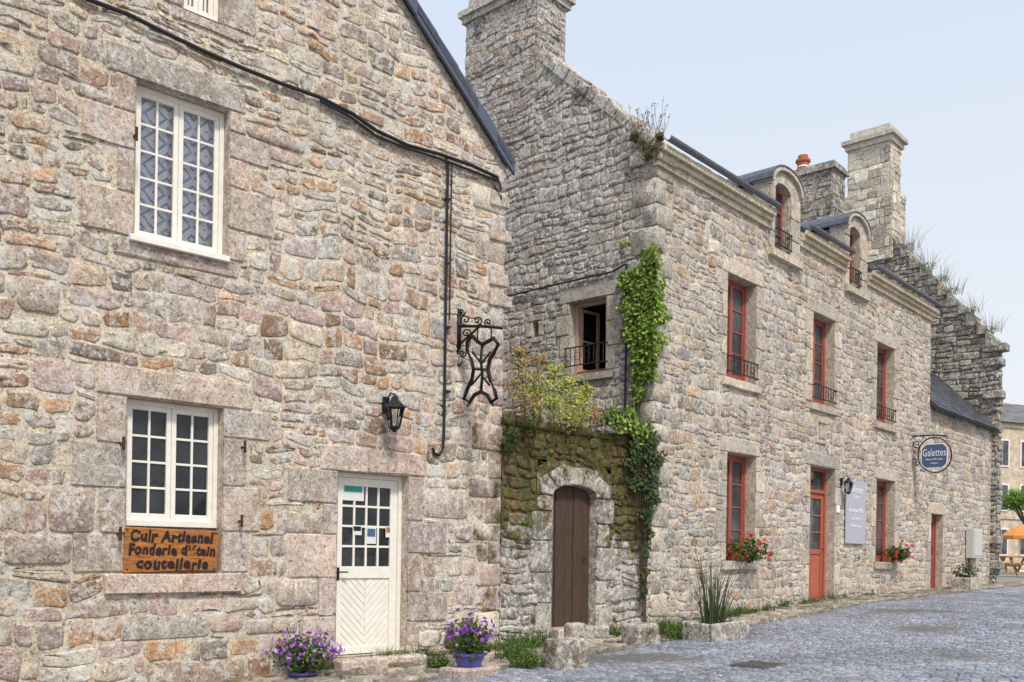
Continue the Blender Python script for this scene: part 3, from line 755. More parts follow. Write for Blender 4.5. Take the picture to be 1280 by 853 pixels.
# cables
cm = MB()
pts = [(90, -12), (112, 0), (160, 18), (200, 38), (250, 62), (300, 84), (350, 104), (400, 122), (440, 142), (470, 163), (510, 182), (550, 193), (590, 207), (622, 222)]
cm.tube([A.P(*A.uv(x, y, 0.05), 0.05) for x, y in pts], 0.02)
cm.tube([A.P(*A.uv(x, y + 4 + (i % 3) * 1.5, 0.055), 0.055) for i, (x, y) in enumerate(pts[7:])], 0.015)
cm.tube([A.P(*A.uv(x, y, 0.05), 0.05) for x, y in [(622, 222), (626, 235), (627, 250), (618, 232)]], 0.012)
o = cm.build('overhead_cable', M['cable']); o['label'] = 'thick black cable sagging diagonally across the near gable from the upper left'; o['category'] = 'cable'
cm = MB()
pts = [(557, 196), (560, 205), (559, 260), (558, 330), (557, 400), (556, 480), (555, 540), (554, 560), (549, 569), (543, 567), (541, 560)]
cm.tube([A.P(*A.uv(x, y, 0.04), 0.04) for x, y in pts], 0.017)
cm.tube([A.P(*A.uv(x + 5, y, 0.04), 0.04) for x, y in pts[1:5]], 0.008)
for y in (250, 330, 410, 490):
    u, z = A.uv(557, y); cm.fbox(A, u - 0.03, u + 0.03, z - 0.012, z + 0.012, 0.015, 0.06)
o = cm.build('hanging_cable', M['cable']); o['label'] = 'black cable running straight down the near gable, ending in a hook'; o['category'] = 'cable'

# wooden sign
q = A.rect(154, 660, 272, 716, 0.03)
T = thing('wooden_sign', 'varnished orange wooden sign with dark hand lettering under the lower white window', 'sign', A.P((q[0] + q[1]) / 2, q[2], 0.03))
bm_ = MB(); bm_.prism(A, [(q[0], q[2] - 0.005), (q[0] + 0.4, q[2] + 0.012), (q[1] - 0.01, q[2] + 0.02), (q[1] + 0.012, q[3] - 0.02), (q[0] + 0.45, q[3] - 0.012), (q[0] + 0.01, q[3])], 0.0, 0.045); bo = bm_.build('board', M['wood'], T, bevel=0.008)
um, zc = (q[0] + q[1]) / 2, (q[2] + q[3]) / 2
hgt = q[3] - q[2]; wq = q[1] - q[0]
for s, dz, fw_ in (("Cuir Artisanal", 0.3, 0.88), ("Fonderie d'étain", 0.0, 0.92), ("coutellerie", -0.3, 0.76)):
    textmesh(s, wq * fw_, 0.002, A.M(um + 0.005, zc + dz * hgt, 0.047) @ Matrix.Rotation(math.radians(-0.8), 4, 'Z'), 'lettering', M['ink'], T, offset=0.05, shear=0.12, fh=hgt * 0.29, wav=0.08, space=1.14)
for (x, z) in ((q[0] + 0.03, q[3] - 0.03), (q[1] - 0.03, q[3] - 0.04), (q[0] + 0.03, q[2] + 0.03), (q[1] - 0.04, q[2] + 0.04)):
    n_ = MB(); n_.tube([A.P(x, z, 0.04), A.P(x, z, 0.05)], 0.008, 8); n_.build('screw', M['iron'], T)

# wrought iron bracket sign
u, z = A.uv(572, 410); SB = Fr(A.P(u, 0, 0), A.N)
T = thing('hanging_iron_sign', 'black wrought iron bracket with a hanging hide shaped emblem on the near gable', 'sign', A.P(u, z, 0))
def S(px, py): return SB.uv(px, py)
def poly(mb, pts, r, closed=False, sides=6):
    mb.tube([SB.P(*S(x, y), 0) for x, y in pts], r, sides, closed=closed)
def spiral(mb, cx, cy, R, turns=1.4, ph=0.0, dr=1):
    poly(mb, [(cx + R * (1 - t / 16) * math.cos(ph + dr * turns * 6.28 * t / 14), cy + R * (1 - t / 16) * math.sin(ph + dr * turns * 6.28 * t / 14)) for t in range(15)], 0.010, sides=5)
b1 = MB()
poly(b1, [(572, 386), (572, 440)], 0.022); poly(b1, [(568, 394), (576, 390)], 0.016); poly(b1, [(573, 408), (600, 408), (627, 410)], 0.018)
poly(b1, [(573, 432), (582, 424), (594, 413), (600, 408)], 0.013)
spiral(b1, 582, 400, 7, ph=1.5); spiral(b1, 597, 401, 6, ph=1.5, dr=-1); spiral(b1, 610, 403, 5, ph=1.5); spiral(b1, 583, 417, 6, ph=0.5, dr=-1); spiral(b1, 577, 390, 5)
spiral(b1, 578, 442, 5); poly(b1, [(573, 440), (570, 450), (574, 458), (578, 452)], 0.011)
b1.fbox(A, u - 0.02, u + 0.02, z - 0.25, z + 0.2, 0.01, 0.045)
b1.build('bracket', M['iron'], T, smooth=True)
b2 = MB()
hide = [(584, 428), (590, 420), (597, 427), (603, 431), (610, 427), (617, 423), (623, 431), (618, 440), (612, 450), (610, 462), (613, 476), (618, 488), (621, 498), (614, 503), (609, 494), (601, 490), (593, 494), (587, 503), (580, 499), (584, 487), (590, 474), (592, 462), (589, 450), (584, 438)]
poly(b2, hide, 0.024, True)
poly(b2, [(597, 408), (597, 427)], 0.008); poly(b2, [(614, 409), (614, 424)], 0.008)
poly(b2, [(603, 431), (601, 450), (603, 470), (601, 490)], 0.018); poly(b2, [(590, 440), (602, 455), (613, 440)], 0.013); poly(b2, [(589, 482), (601, 468), (612, 482)], 0.013)
poly(b2, [(592, 462), (610, 462)], 0.013); poly(b2, [(587, 503), (584, 508)], 0.01); poly(b2, [(614, 503), (617, 508)], 0.01)
b2.build('emblem', M['iron'], T, smooth=True)

def lantern(fr, px, py, s, label):
    u, z = fr.uv(px, py); T = thing('wall_lantern', label, 'lamp', fr.P(u, z, 0))
    k = s / 0.3
    c = fr.P(u, z, 0.17 * k)
    m1 = MB(); m1.fbox(fr, u - 0.03 * k, u + 0.03 * k, z - 0.02 * k, z + 0.13 * k, 0.01, 0.05)
    m1.tube([fr.P(u, z + 0.09 * k, 0.04), fr.P(u, z + 0.16 * k, 0.1 * k), fr.P(u, z + 0.14 * k, 0.17 * k), fr.P(u, z + 0.11 * k, 0.17 * k)], 0.008 * k)
    m1.build('arm', M['iron'], T)
    m2 = MB(); m2.lathe(c, [(0.015 * k, 0.13 * k), (0.03 * k, 0.115 * k), (0.035 * k, 0.09 * k), (0.1 * k, 0.03 * k), (0.103 * k, 0.02 * k), (0.08 * k, 0.018 * k)][::-1], 6); m2.build('lamp_cap', M['iron'], T)
    m3 = MB()
    for j in range(6):
        a = j * math.pi / 3
        m3.tube([c + Vector((0.085 * k * math.cos(a), 0.085 * k * math.sin(a), 0.02 * k)), c + Vector((0.05 * k * math.cos(a), 0.05 * k * math.sin(a), -0.15 * k))], 0.006 * k, 4)
    m3.lathe(c + Vector((0, 0, -0.18 * k)), [(0.01 * k, -0.02 * k), (0.03 * k, 0), (0.055 * k, 0.02 * k), (0.055 * k, 0.032 * k)], 6); m3.build('lamp_cage', M['iron'], T)
    m4 = MB(); m4.lathe(c, [(0.048 * k, -0.148 * k), (0.08 * k, 0.018 * k)], 6); m4.build('lamp_glass', M['glass'], T)
    m5 = MB(); m5.lathe(c, [(0.012 * k, -0.12 * k), (0.02 * k, -0.07 * k), (0.015 * k, -0.03 * k), (0.005 * k, -0.02 * k)], 8); m5.build('bulb', M['paper'], T)
    return T
lantern(A, 480, 515, 0.36, 'black iron wall lantern on the near gable, left of the hanging iron sign')

# ================================================================== COURTYARD WALL
uw0, uw1 = 0.02, WL - 0.02
zt = W.uv(715, 540)[1]; zgW = gz(*W.P(1.5, 0).xy)
dl, dz1 = W.uv(689, 690)[0], W.uv(715, 607)[1]; dr = W.uv(744, 690)[0]; dz0 = W.uv(715, 784)[1]
CWT = thing('courtyard_wall', 'mossy rubble wall with arched doorway between the near gable and the second house', 'wall', W.P(1.5, zgW, 0))
RISE = 0.15; spring = dz1 - RISE; AW = 0.26
am = MB(); rg = random.Random(9); wh = []
ARC = [rgb(176, 165, 151), rgb(162, 152, 140), rgb(184, 170, 152), rgb(150, 141, 130)]
for side in (0, 1):
    z = dz0 - 0.05
    while z < spring - 0.01:
        b = min(rg.uniform(0.28, 0.5), spring - z)
        if spring - z - b < 0.14: b = spring - z
        w = rg.uniform(0.22, 0.42)
        q = (dl - w, dl, z, z + b) if side == 0 else (dr, dr + w, z, z + b)
        wh.append(q); dblock(am, W, q, 0.03, ARC, rg, rad=0.04, alpha=0.48 if z > spring - 0.7 else 0.3); z += b
cu = (dl + dr) / 2; hw = (dr - dl) / 2; nA = 5; AS = AW + 0.04
def arc(t): return (cu + hw * math.cos(t), spring + RISE * (math.sin(t) ** 0.8 if math.sin(t) > 0 else 0))
def outr(t):
    x, y = math.cos(t), max(0, math.sin(t)); w_ = AW * (1 + 0.12 * math.sin(t * 7.3))
    return (cu + (hw + w_) * x, spring + (RISE + w_) * y ** 0.65)
def sq(t):
    x, y = math.cos(t), max(0, math.sin(t)); k = 1 / max(abs(x), abs(y)); return (cu + (hw + AS) * x * k, spring + (RISE + AS) * y * k)
wh.append((cu - hw - AS, cu + hw + AS, spring, spring + RISE + AS))
for i in range(nA):
    t0, t1 = math.pi * i / nA, math.pi * (i + 1) / nA; tm = (t0 + t1) / 2
    p = [arc(t1), arc(tm), arc(t0), outr(t0), outr(tm), outr(t1)]
    c_ = (sum(a for a, b in p) / 6, sum(b for a, b in p) / 6)
    p2 = [(c_[0] + (a - c_[0]) * rg.uniform(0.94, 0.985), c_[1] + (b - c_[1]) * rg.uniform(0.94, 0.985)) for a, b in p]
    p2.sort(key=lambda s: math.atan2(s[1] - c_[1], s[0] - c_[0]))
    stone(am, W, p2, rg.uniform(0.026, 0.036), vary(ARC[i % 4], rg, 0.12), rg, 0.006, 0.02, 0.02, 0.006, 0.46)
    base = [arc(t0), sq(t0), sq(tm), sq(t1), arc(t1), arc(tm)]
    am.add([W.P(a, b, 0.016) for a, b in base], [tuple(range(6))], (MORTG[0] * 0.8, MORTG[1] * 0.8, MORTG[2] * 0.8, 0.6))
N0 = 12; outlp = [(dl, dz0 - 0.05)] + [arc(math.pi - math.pi * i / N0) for i in range(N0 + 1)] + [(dr, dz0 - 0.05)]
for p, q in zip(outlp, outlp[1:]):
    am.add([W.P(p[0], p[1], 0.025), W.P(q[0], q[1], 0.025), W.P(q[0], q[1], -0.2), W.P(p[0], p[1], -0.2)], [(0, 1, 2, 3)], (DRB[1][0] * 0.7, DRB[1][1] * 0.7, DRB[1][2] * 0.7, 0.25))
cw = MB()
def mossW(u, z):
    return min(0.95, max(0, (z - (zt - 1.7)) * 0.55) + 0.40 + 0.22 * noise.noise(Vector((u * 2, z * 2, 1))))
opW = [(dl, dr, -0.5, spring + 0.001), (cu - hw - AS, cu + hw + AS, spring, spring + RISE + AS)]
mortar(cw, W, uw0, uw1, -0.1, zt, opW, MORTG, moss=mossW, step=0.25)
rubble(cw, W, uw0, uw1, -0.1, zt, wh + opW, PALG, 8, moss=mossW, wob=0.06, h=(0.01, 0.04), sw=(0.15, 0.4), sh=(0.1, 0.2))
fbk = Fr(W.P(uw1, 0, -0.5), -W.d); mortar(cw, fbk, 0, uw1 - uw0, -0.1, zt, [(uw1 - dr, uw1 - dl, -0.5, dz1)], MORTG, step=1)
u = uw0
while u < uw1:
    w = rg.uniform(0.2, 0.42); h_ = rg.uniform(0.03, 0.12); u2 = min(u + w, uw1)
    cw.hexa([W.P(u, zt - 0.03, 0.05), W.P(u2, zt - 0.03, 0.05), W.P(u2, zt - 0.03, -0.5), W.P(u, zt - 0.03, -0.5), W.P(u + 0.02, zt + h_, 0.02), W.P(u2 - 0.02, zt + h_ + 0.01, 0.02), W.P(u2 - 0.02, zt + h_, -0.46), W.P(u + 0.02, zt + h_, -0.46)], rg.choice(PALG), a=0.8); u = u2
cw.build('masonry', M['stoneG'], CWT, smooth=True)
dm = MB(); full = [(dl + 0.01, dz0)] + [(dr - 0.01, dz0)] + [(a + (cu - a) * 0.03, b - 0.004) for a, b in [arc(math.pi * i / N0) for i in range(N0 + 1)]]
cutsD = [0, 0.19, 0.42, 0.6, 0.81, 1]
for i in range(5):
    a = dl + (dr - dl) * cutsD[i] + 0.005; b = dl + (dr - dl) * cutsD[i + 1] - 0.005
    q = clip_poly(full, [(-1, 0, -a), (1, 0, b)]); dm.prism(W, q, -0.16, -0.1 + 0.006 * (i % 2))
ad = dm.build('plank_door', M['oldwood'], CWT, bevel=0.004)
am.build('arch_surround', M['stoneG'], CWT, smooth=False)
hm = MB(); hm.tube([W.P(dr - 0.12 + 0.04 * math.cos(t), dz0 + 0.9 + 0.04 * math.sin(t), -0.08) for t in [j * 0.785 for j in range(8)]], 0.006, 5, closed=True); hm.build('ring_handle', M['rust'], ad)
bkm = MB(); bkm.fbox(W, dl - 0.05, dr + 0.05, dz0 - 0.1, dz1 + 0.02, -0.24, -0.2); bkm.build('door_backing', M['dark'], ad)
def bblock(mb, fr, u0, u1, n0, n1, z0, z1, col, seed, a=0.15):
    r = random.Random(seed); j = lambda: r.uniform(-0.025, 0.025)
    mb.hexa([fr.P(u0 + j(), z0, n1 + j()), fr.P(u1 + j(), z0, n1 + j()), fr.P(u1 + j(), z0, n0), fr.P(u0 + j(), z0, n0), fr.P(u0 + j(), z1 + j() * 0.5, n1 + j()), fr.P(u1 + j(), z1 + j() * 0.5, n1 + j()), fr.P(u1 + j(), z1, n0), fr.P(u0 + j(), z1, n0)], col, a=a)
sm_ = MB(); bblock(sm_, W, dl - 0.05, dr + 0.1, -0.2, 0.22, zgW - 0.2, dz0, ARC[0], 1, 0.4); bblock(sm_, W, dl - 0.02, dr + 0.16, 0.22, 0.5, zgW - 0.25, dz0 - 0.14, ARC[1], 2, 0.42); bblock(sm_, W, dl + 0.05, dr + 0.5, 0.5, 0.85, zgW - 0.3, dz0 - 0.27, ARC[2], 3, 0.42)
sm_.build('steps', M['stoneG'], CWT, bevel=0.025)
def loose(label, px, py, w, d, h, seed, name='stone_block'):
    g = gp(px, py); rr = random.Random(seed); fr = Fr((g.x, g.y), (math.cos(rr.uniform(0.3, 0.9)), math.sin(rr.uniform(0.3, 0.9)))); mb = MB()
    bblock(mb, fr, -w / 2, w / 2, 0, d, g.z - 0.06, g.z + h, ARC[seed % 4], seed, 0.44)
    o = mb.build(name, M['stoneG'], None, bevel=0.04); o['label'] = label; o['category'] = 'stone block'
loose('squared granite block left of the arched doorway steps', 697, 832, 0.4, 0.3, 0.3, 3)
loose('small granite block standing on the left end of the doorway step', 712, 812, 0.26, 0.16, 0.33, 6)
loose('rough granite block right of the arched doorway steps', 789, 805, 0.42, 0.3, 0.27, 5)

# ================================================================== HOUSE B
HB = thing('stone_house', 'long two storey granite house with red windows, stone dormers and lichened gable', 'house', B.P(5, 0.5))
uE = B.uv(1161, 560)[0]
ze0 = B.uv(826, 198)[1]; ze1 = B.uv(1160, 385)[1]; ZE = (ze0 + ze1) / 2
WIN = [(908, 352, 944, 479, 'u'), (1015, 397, 1042, 507, 'u'), (1095, 428, 1117, 527, 'u'), (907, 571, 943, 699, 'l'), (1094, 598, 1117, 704, 'l')]
rects = [B.rect(a, b, c, d) for a, b, c, d, k in WIN]
zt_u = sum(r[3] for r in rects[:3]) / 3; zb_u = sum(r[2] for r in rects[:3]) / 3; zt_l = sum(r[3] for r in rects[3:]) / 2; zb_l = sum(r[2] for r in rects[3:]) / 2
rects = [(r[0], r[1], zb_u, zt_u) if i < 3 else (r[0], r[1], zb_l, zt_l) for i, r in enumerate(rects)]
rD1 = B.rect(1011, 584, 1042, 752)
rM = [B.rect(967, 238, 986, 317), B.rect(1060, 291, 1073, 361)]
fM = []
for (x0, x1), rr in zip(((962, 998), (1056, 1083)), rM): fM.append((min(B.uv(x0, 270)[0], rr[0] - 0.2), max(B.uv(x1, 300)[0], rr[1] + 0.2)))
DBp = 0.24; holesB = []; opensB = rects + [rD1]; SUR = []
for i, r in enumerate(rects + [rD1]):
    m_ = MB(); holesB += surround(m_, B, r, DBp + 0.03, DRB, 40 + i, (0.15, 0.3), 0.25, 0.16 if i < 5 else 0, 0.18, (0.24, 0.42), h=0.024, sill_out=0.04); SUR.append(m_)
dorm = []
for i, r in enumerate(rM):
    m_ = MB()
    holesB.append((fM[i][0], fM[i][1], r[2] - 0.1, ZE + 0.1)); opensB.append((r[0], r[1], r[2], ZE + 5)); dorm.append((m_, r))
bw_ = MB(); rg = random.Random(5); z = 0.2; k = 0; hG = []; qg = []
while z < ZE - 0.1:
    b = rg.uniform(0.24, 0.4); w, w2 = ((0.22, 0.42), (0.42, 0.22))[k % 2]; k += 1
    q = (-0.025, w, z, z + b); q2 = (-w2, 0.025, z, z + b); holesB.append(q); hG.append(q2); qg.append((q2, b)); dblock(bw_, B, q, 0.024, DRB, rg, rad=0.025)
    z += b
mossB = lambda u, z: 0.36 if z < 1.0 else 0.0
mortar(bw_, B, 0, uE, 0.0, ZE, opensB, MORTB, moss=mossB)
rubble(bw_, B, 0.02, uE, 0.0, ZE - 0.05, holesB + opensB, PALB, 21, wob=0.05, band=(0.22, 0.42), sh=(0.1, 0.19), sw=(0.12, 0.34), h=(0.006, 0.021), moss=mossB)
DEP = 5.4
f2 = Fr(B.P(uE, 0, 0), -B.N); mortar(bw_, f2, 0, DEP, 0, ZE, [], MORTB, step=6); rubble(bw_, f2, 0, DEP, 3, ZE, [], PALB, 22, band=(0.3, 0.5), sh=(0.15, 0.25), sw=(0.25, 0.5))
f3 = Fr(B.P(uE, 0, -DEP), -B.d); mortar(bw_, f3, 0, uE, 0, ZE, [], MORTB, step=6)
bw_.build('front_wall', M['stoneB'], HB, smooth=True)
zk = ZE + 0.05
uch, zch = G.uv(708, 98)
slG = (zch - zk) / (0 - uch); RID = -DEP / 2; ZR = zk + slG * (-RID)
rGw = G.rect(712, 375, 758, 466)
gs = MB(); hG += surround(gs, G, rGw, 0.32, DRB, 61, (0.16, 0.3), 0.22, 0.14, 0.16, (0.26, 0.4), sill_out=0.03)
uS, zS = G.uv(670, 412); rSl = (uS - 0.06, uS + 0.06, zS - 0.12, zS + 0.12); gs2 = MB(); hG += surround(gs2, G, rSl, 0.22, DRB, 62, (0.12, 0.16), 0.12, 0.1, 0.1, (0.2, 0.3))
plG = [orient(line((RID, ZR), (0, zk)), (RID, 3)), orient(line((-DEP, zk), (RID, ZR)), (RID, 3))]
gm = MB(); mossG = lambda u, z: 0.16 + (0.18 if z > 7.0 else 0) + (0.25 if z < 3.3 else 0)
for q2, b in qg: dblock(gm, G, q2, 0.024, DRB, rg, rad=0.025, alpha=0.2)
mortar(gm, G, -DEP, 0, 0, ZR, [rGw, rSl], MORTG, plG, moss=mossG)
rubble(gm, G, -DEP, -0.02, 0, ZR, hG + [rGw, rSl], PALG, 25, planes=plG, wob=0.055, band=(0.22, 0.42), sh=(0.1, 0.19), sw=(0.11, 0.3), h=(0.008, 0.025), moss=mossG)
gm.build('gable_wall', M['stoneG'], HB, smooth=True)
def coping(mb, fr, pA, pB, n0, n1, th, pal, seed, ln=(0.12, 0.34), a=0.4):
    rg = random.Random(seed); L = math.hypot(pB[0] - pA[0], pB[1] - pA[1]); du, dz = (pB[0] - pA[0]) / L, (pB[1] - pA[1]) / L
    nx, nz = (-dz, du) if du > 0 else (dz, -du)
    s = 0
    while s < L - 0.02:
        e = min(L, s + rg.uniform(*ln)); t = th * rg.uniform(0.3, 1.8); t2 = th * rg.uniform(0.3, 1.8); g = 0.004
        q = [(pA[0] + du * (s + g) - nx * 0.06, pA[1] + dz * (s + g) - nz * 0.06), (pA[0] + du * (e - g) - nx * 0.06, pA[1] + dz * (e - g) - nz * 0.06)]
        top = [(q[1][0] + nx * (t + 0.06), q[1][1] + nz * (t + 0.06)), (q[0][0] + nx * (t2 + 0.06), q[0][1] + nz * (t2 + 0.06))]
        poly_ = [q[1], q[0], top[1], top[0]] if du < 0 else [q[0], q[1], top[0], top[1]]
        c = vary(rg.choice(pal), rng); mb.prism(fr, poly_, n0 + rg.uniform(-0.02, 0.02), n1 + rg.uniform(-0.02, 0.03), c, a=a); s = e
cp = MB(); coping(cp, G, (0.05, zk - 0.03), (RID, ZR), -0.36, 0.035, 0.09, PALG, 3); coping(cp, G, (-DEP, zk - 0.05), (RID, ZR), -0.36, 0.035, 0.09, PALG, 4)
cp.fbox(G, -0.45, 0.1, zk - 0.2, zk - 0.02, -0.4, 0.07, DRB[1], a=0.45)
cp.build('gable_coping', M['stoneG'], HB, bevel=0.02)
fm_ = MB(); u0, u1, z0, z1 = rGw; D = 0.2
fm_.fbox(G, u0 + 0.002, u0 + 0.06, z0, z1 - 0.002, -D, -D + 0.07); fm_.fbox(G, u1 - 0.04, u1 - 0.002, z0, z1 - 0.002, -D, -D + 0.07); fm_.fbox(G, u0 + 0.06, u1 - 0.04, z1 - 0.05, z1 - 0.002, -D, -D + 0.066)
gw = fm_.build('window', M['pinkwood'], HB, bevel=0.004)
fm_ = MB(); fm_.fbox(G, u0 + 0.06, u1 - 0.04, z0 + 0.002, z0 + 0.06, -D, -D + 0.08); fm_.build('sill_rail', M['red'], gw)
rm_ = MB(); P = G.P
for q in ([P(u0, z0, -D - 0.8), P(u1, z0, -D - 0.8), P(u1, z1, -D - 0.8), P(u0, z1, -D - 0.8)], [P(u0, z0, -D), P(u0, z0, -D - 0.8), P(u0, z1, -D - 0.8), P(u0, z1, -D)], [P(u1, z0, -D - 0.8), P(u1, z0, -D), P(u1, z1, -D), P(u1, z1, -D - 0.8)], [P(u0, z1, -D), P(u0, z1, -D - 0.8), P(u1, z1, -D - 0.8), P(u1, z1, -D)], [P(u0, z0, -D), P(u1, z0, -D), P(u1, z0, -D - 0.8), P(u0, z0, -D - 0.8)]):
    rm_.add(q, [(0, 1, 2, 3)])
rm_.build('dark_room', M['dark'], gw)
lf_ = MB(); GL = Fr(G.P(u0 + 0.06, 0, -D), (G.d * 0.15 - G.N * 0.99))
for (a, b, c, d) in ((0, 0.04, z0 + 0.07, z1 - 0.06), (0.36, 0.4, z0 + 0.07, z1 - 0.06), (0.04, 0.36, z0 + 0.07, z0 + 0.12), (0.04, 0.36, z1 - 0.1, z1 - 0.06), (0.04, 0.36, (z0 + z1) / 2 - 0.012, (z0 + z1) / 2 + 0.012)): lf_.fbox(GL, a, b, c, d, -0.02, 0.02)
lf_.build('open_casement', M['pinkwood'], gw)
gs.build('stone_surround', M['dress'], gw, smooth=False)
railing(G, rGw, gw, rGw[2] + 0.12, rGw[2] + 0.4, 0.08, 9)
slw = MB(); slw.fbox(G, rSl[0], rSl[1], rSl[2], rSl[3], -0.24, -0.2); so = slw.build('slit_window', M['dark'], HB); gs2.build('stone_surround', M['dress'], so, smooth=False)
for i, r in enumerate(rects):
    w_ = window(B, r, DBp, HB, M['red'], 1, 4, casements=2, fw=0.05, stile=0.045, mw=0.024, pane='pane_painted_sky'); SUR[i].build('stone_surround', M['dress'], w_, smooth=False)
    if i < 3: railing(B, r, w_, r[2] + 0.08, r[2] + 0.32, 0.07, 9, 0.02)
def red_door(fr, r, D, parent, mat, transom=True):
    u0, u1, z0, z1 = r; mb = MB(); mb.fbox(fr, u0, u0 + 0.06, z0, z1, -D, -D + 0.08); mb.fbox(fr, u1 - 0.06, u1, z0, z1, -D, -D + 0.08); mb.fbox(fr, u0 + 0.06, u1 - 0.06, z1 - 0.06, z1 - 0.001, -D, -D + 0.078)
    zt = z1 - 0.42 if transom else z1 - 0.06
    if transom: mb.fbox(fr, u0 + 0.06, u1 - 0.06, zt - 0.06, zt, -D, -D + 0.085)
    a, b = u0 + 0.065, u1 - 0.065; zb = z0 + (zt - z0) * 0.42
    top = zt - 0.065 if transom else zt - 0.005
    mb.fbox(fr, a, a + 0.1, z0 + 0.01, top, -D + 0.01, -D + 0.055); mb.fbox(fr, b - 0.1, b, z0 + 0.01, top, -D + 0.01, -D + 0.055)
    mb.fbox(fr, a + 0.1, b - 0.1, top - 0.1, top, -D + 0.01, -D + 0.053); mb.fbox(fr, a + 0.1, b - 0.1, zb, zb + 0.1, -D + 0.01, -D + 0.053); mb.fbox(fr, a + 0.1, b - 0.1, z0 + 0.01, z0 + 0.12, -D + 0.01, -D + 0.053)
    mb.fbox(fr, a + 0.1, b - 0.1, z0 + 0.12, zb, -D + 0.01, -D + 0.03); chevron(mb, fr, (a + 0.1, b - 0.1, z0 + 0.12, zb), -D + 0.03, -D + 0.04)
    for j in (1, 2): z = zb + 0.1 + (top - 0.1 - zb - 0.1) * j / 3; mb.fbox(fr, a + 0.1, b - 0.1, z - 0.012, z + 0.012, -D + 0.02, -D + 0.05)
    d = mb.build('door', mat, parent, bevel=0.004)
    pm = MB(); pm.add([fr.P(a + 0.1, zb + 0.1, -D + 0.03), fr.P(b - 0.1, zb + 0.1, -D + 0.03), fr.P(b - 0.1, top - 0.1, -D + 0.03), fr.P(a + 0.1, top - 0.1, -D + 0.03)], [(0, 1, 2, 3)])
    if transom: pm.add([fr.P(u0 + 0.06, zt, -D + 0.03), fr.P(u1 - 0.06, zt, -D + 0.03), fr.P(u1 - 0.06, z1 - 0.06, -D + 0.03), fr.P(u0 + 0.06, z1 - 0.06, -D + 0.03)], [(0, 1, 2, 3)])
    pm.build('pane', M['pane_painted_sky'], d)
    hm = MB(); hm.tube([fr.P(b - 0.05, z0 + 1.0, -D + 0.05), fr.P(b - 0.05, z0 + 1.0, -D + 0.1), fr.P(b - 0.15, z0 + 1.0, -D + 0.1)], 0.01); hm.build('handle', M['iron'], d)
    return d
d1 = red_door(B, rD1, DBp, HB, M['orange']); SUR[5].build('stone_surround', M['dress'], d1, smooth=False)
st = MB(); bblock(st, B, rD1[0] - 0.15, rD1[1] + 0.15, -0.25, 0.32, rD1[2] - 0.3, rD1[2] - 0.004, DRB[0], 12, 0); st.build('doorstep', M['dress'], HB, bevel=0.02)
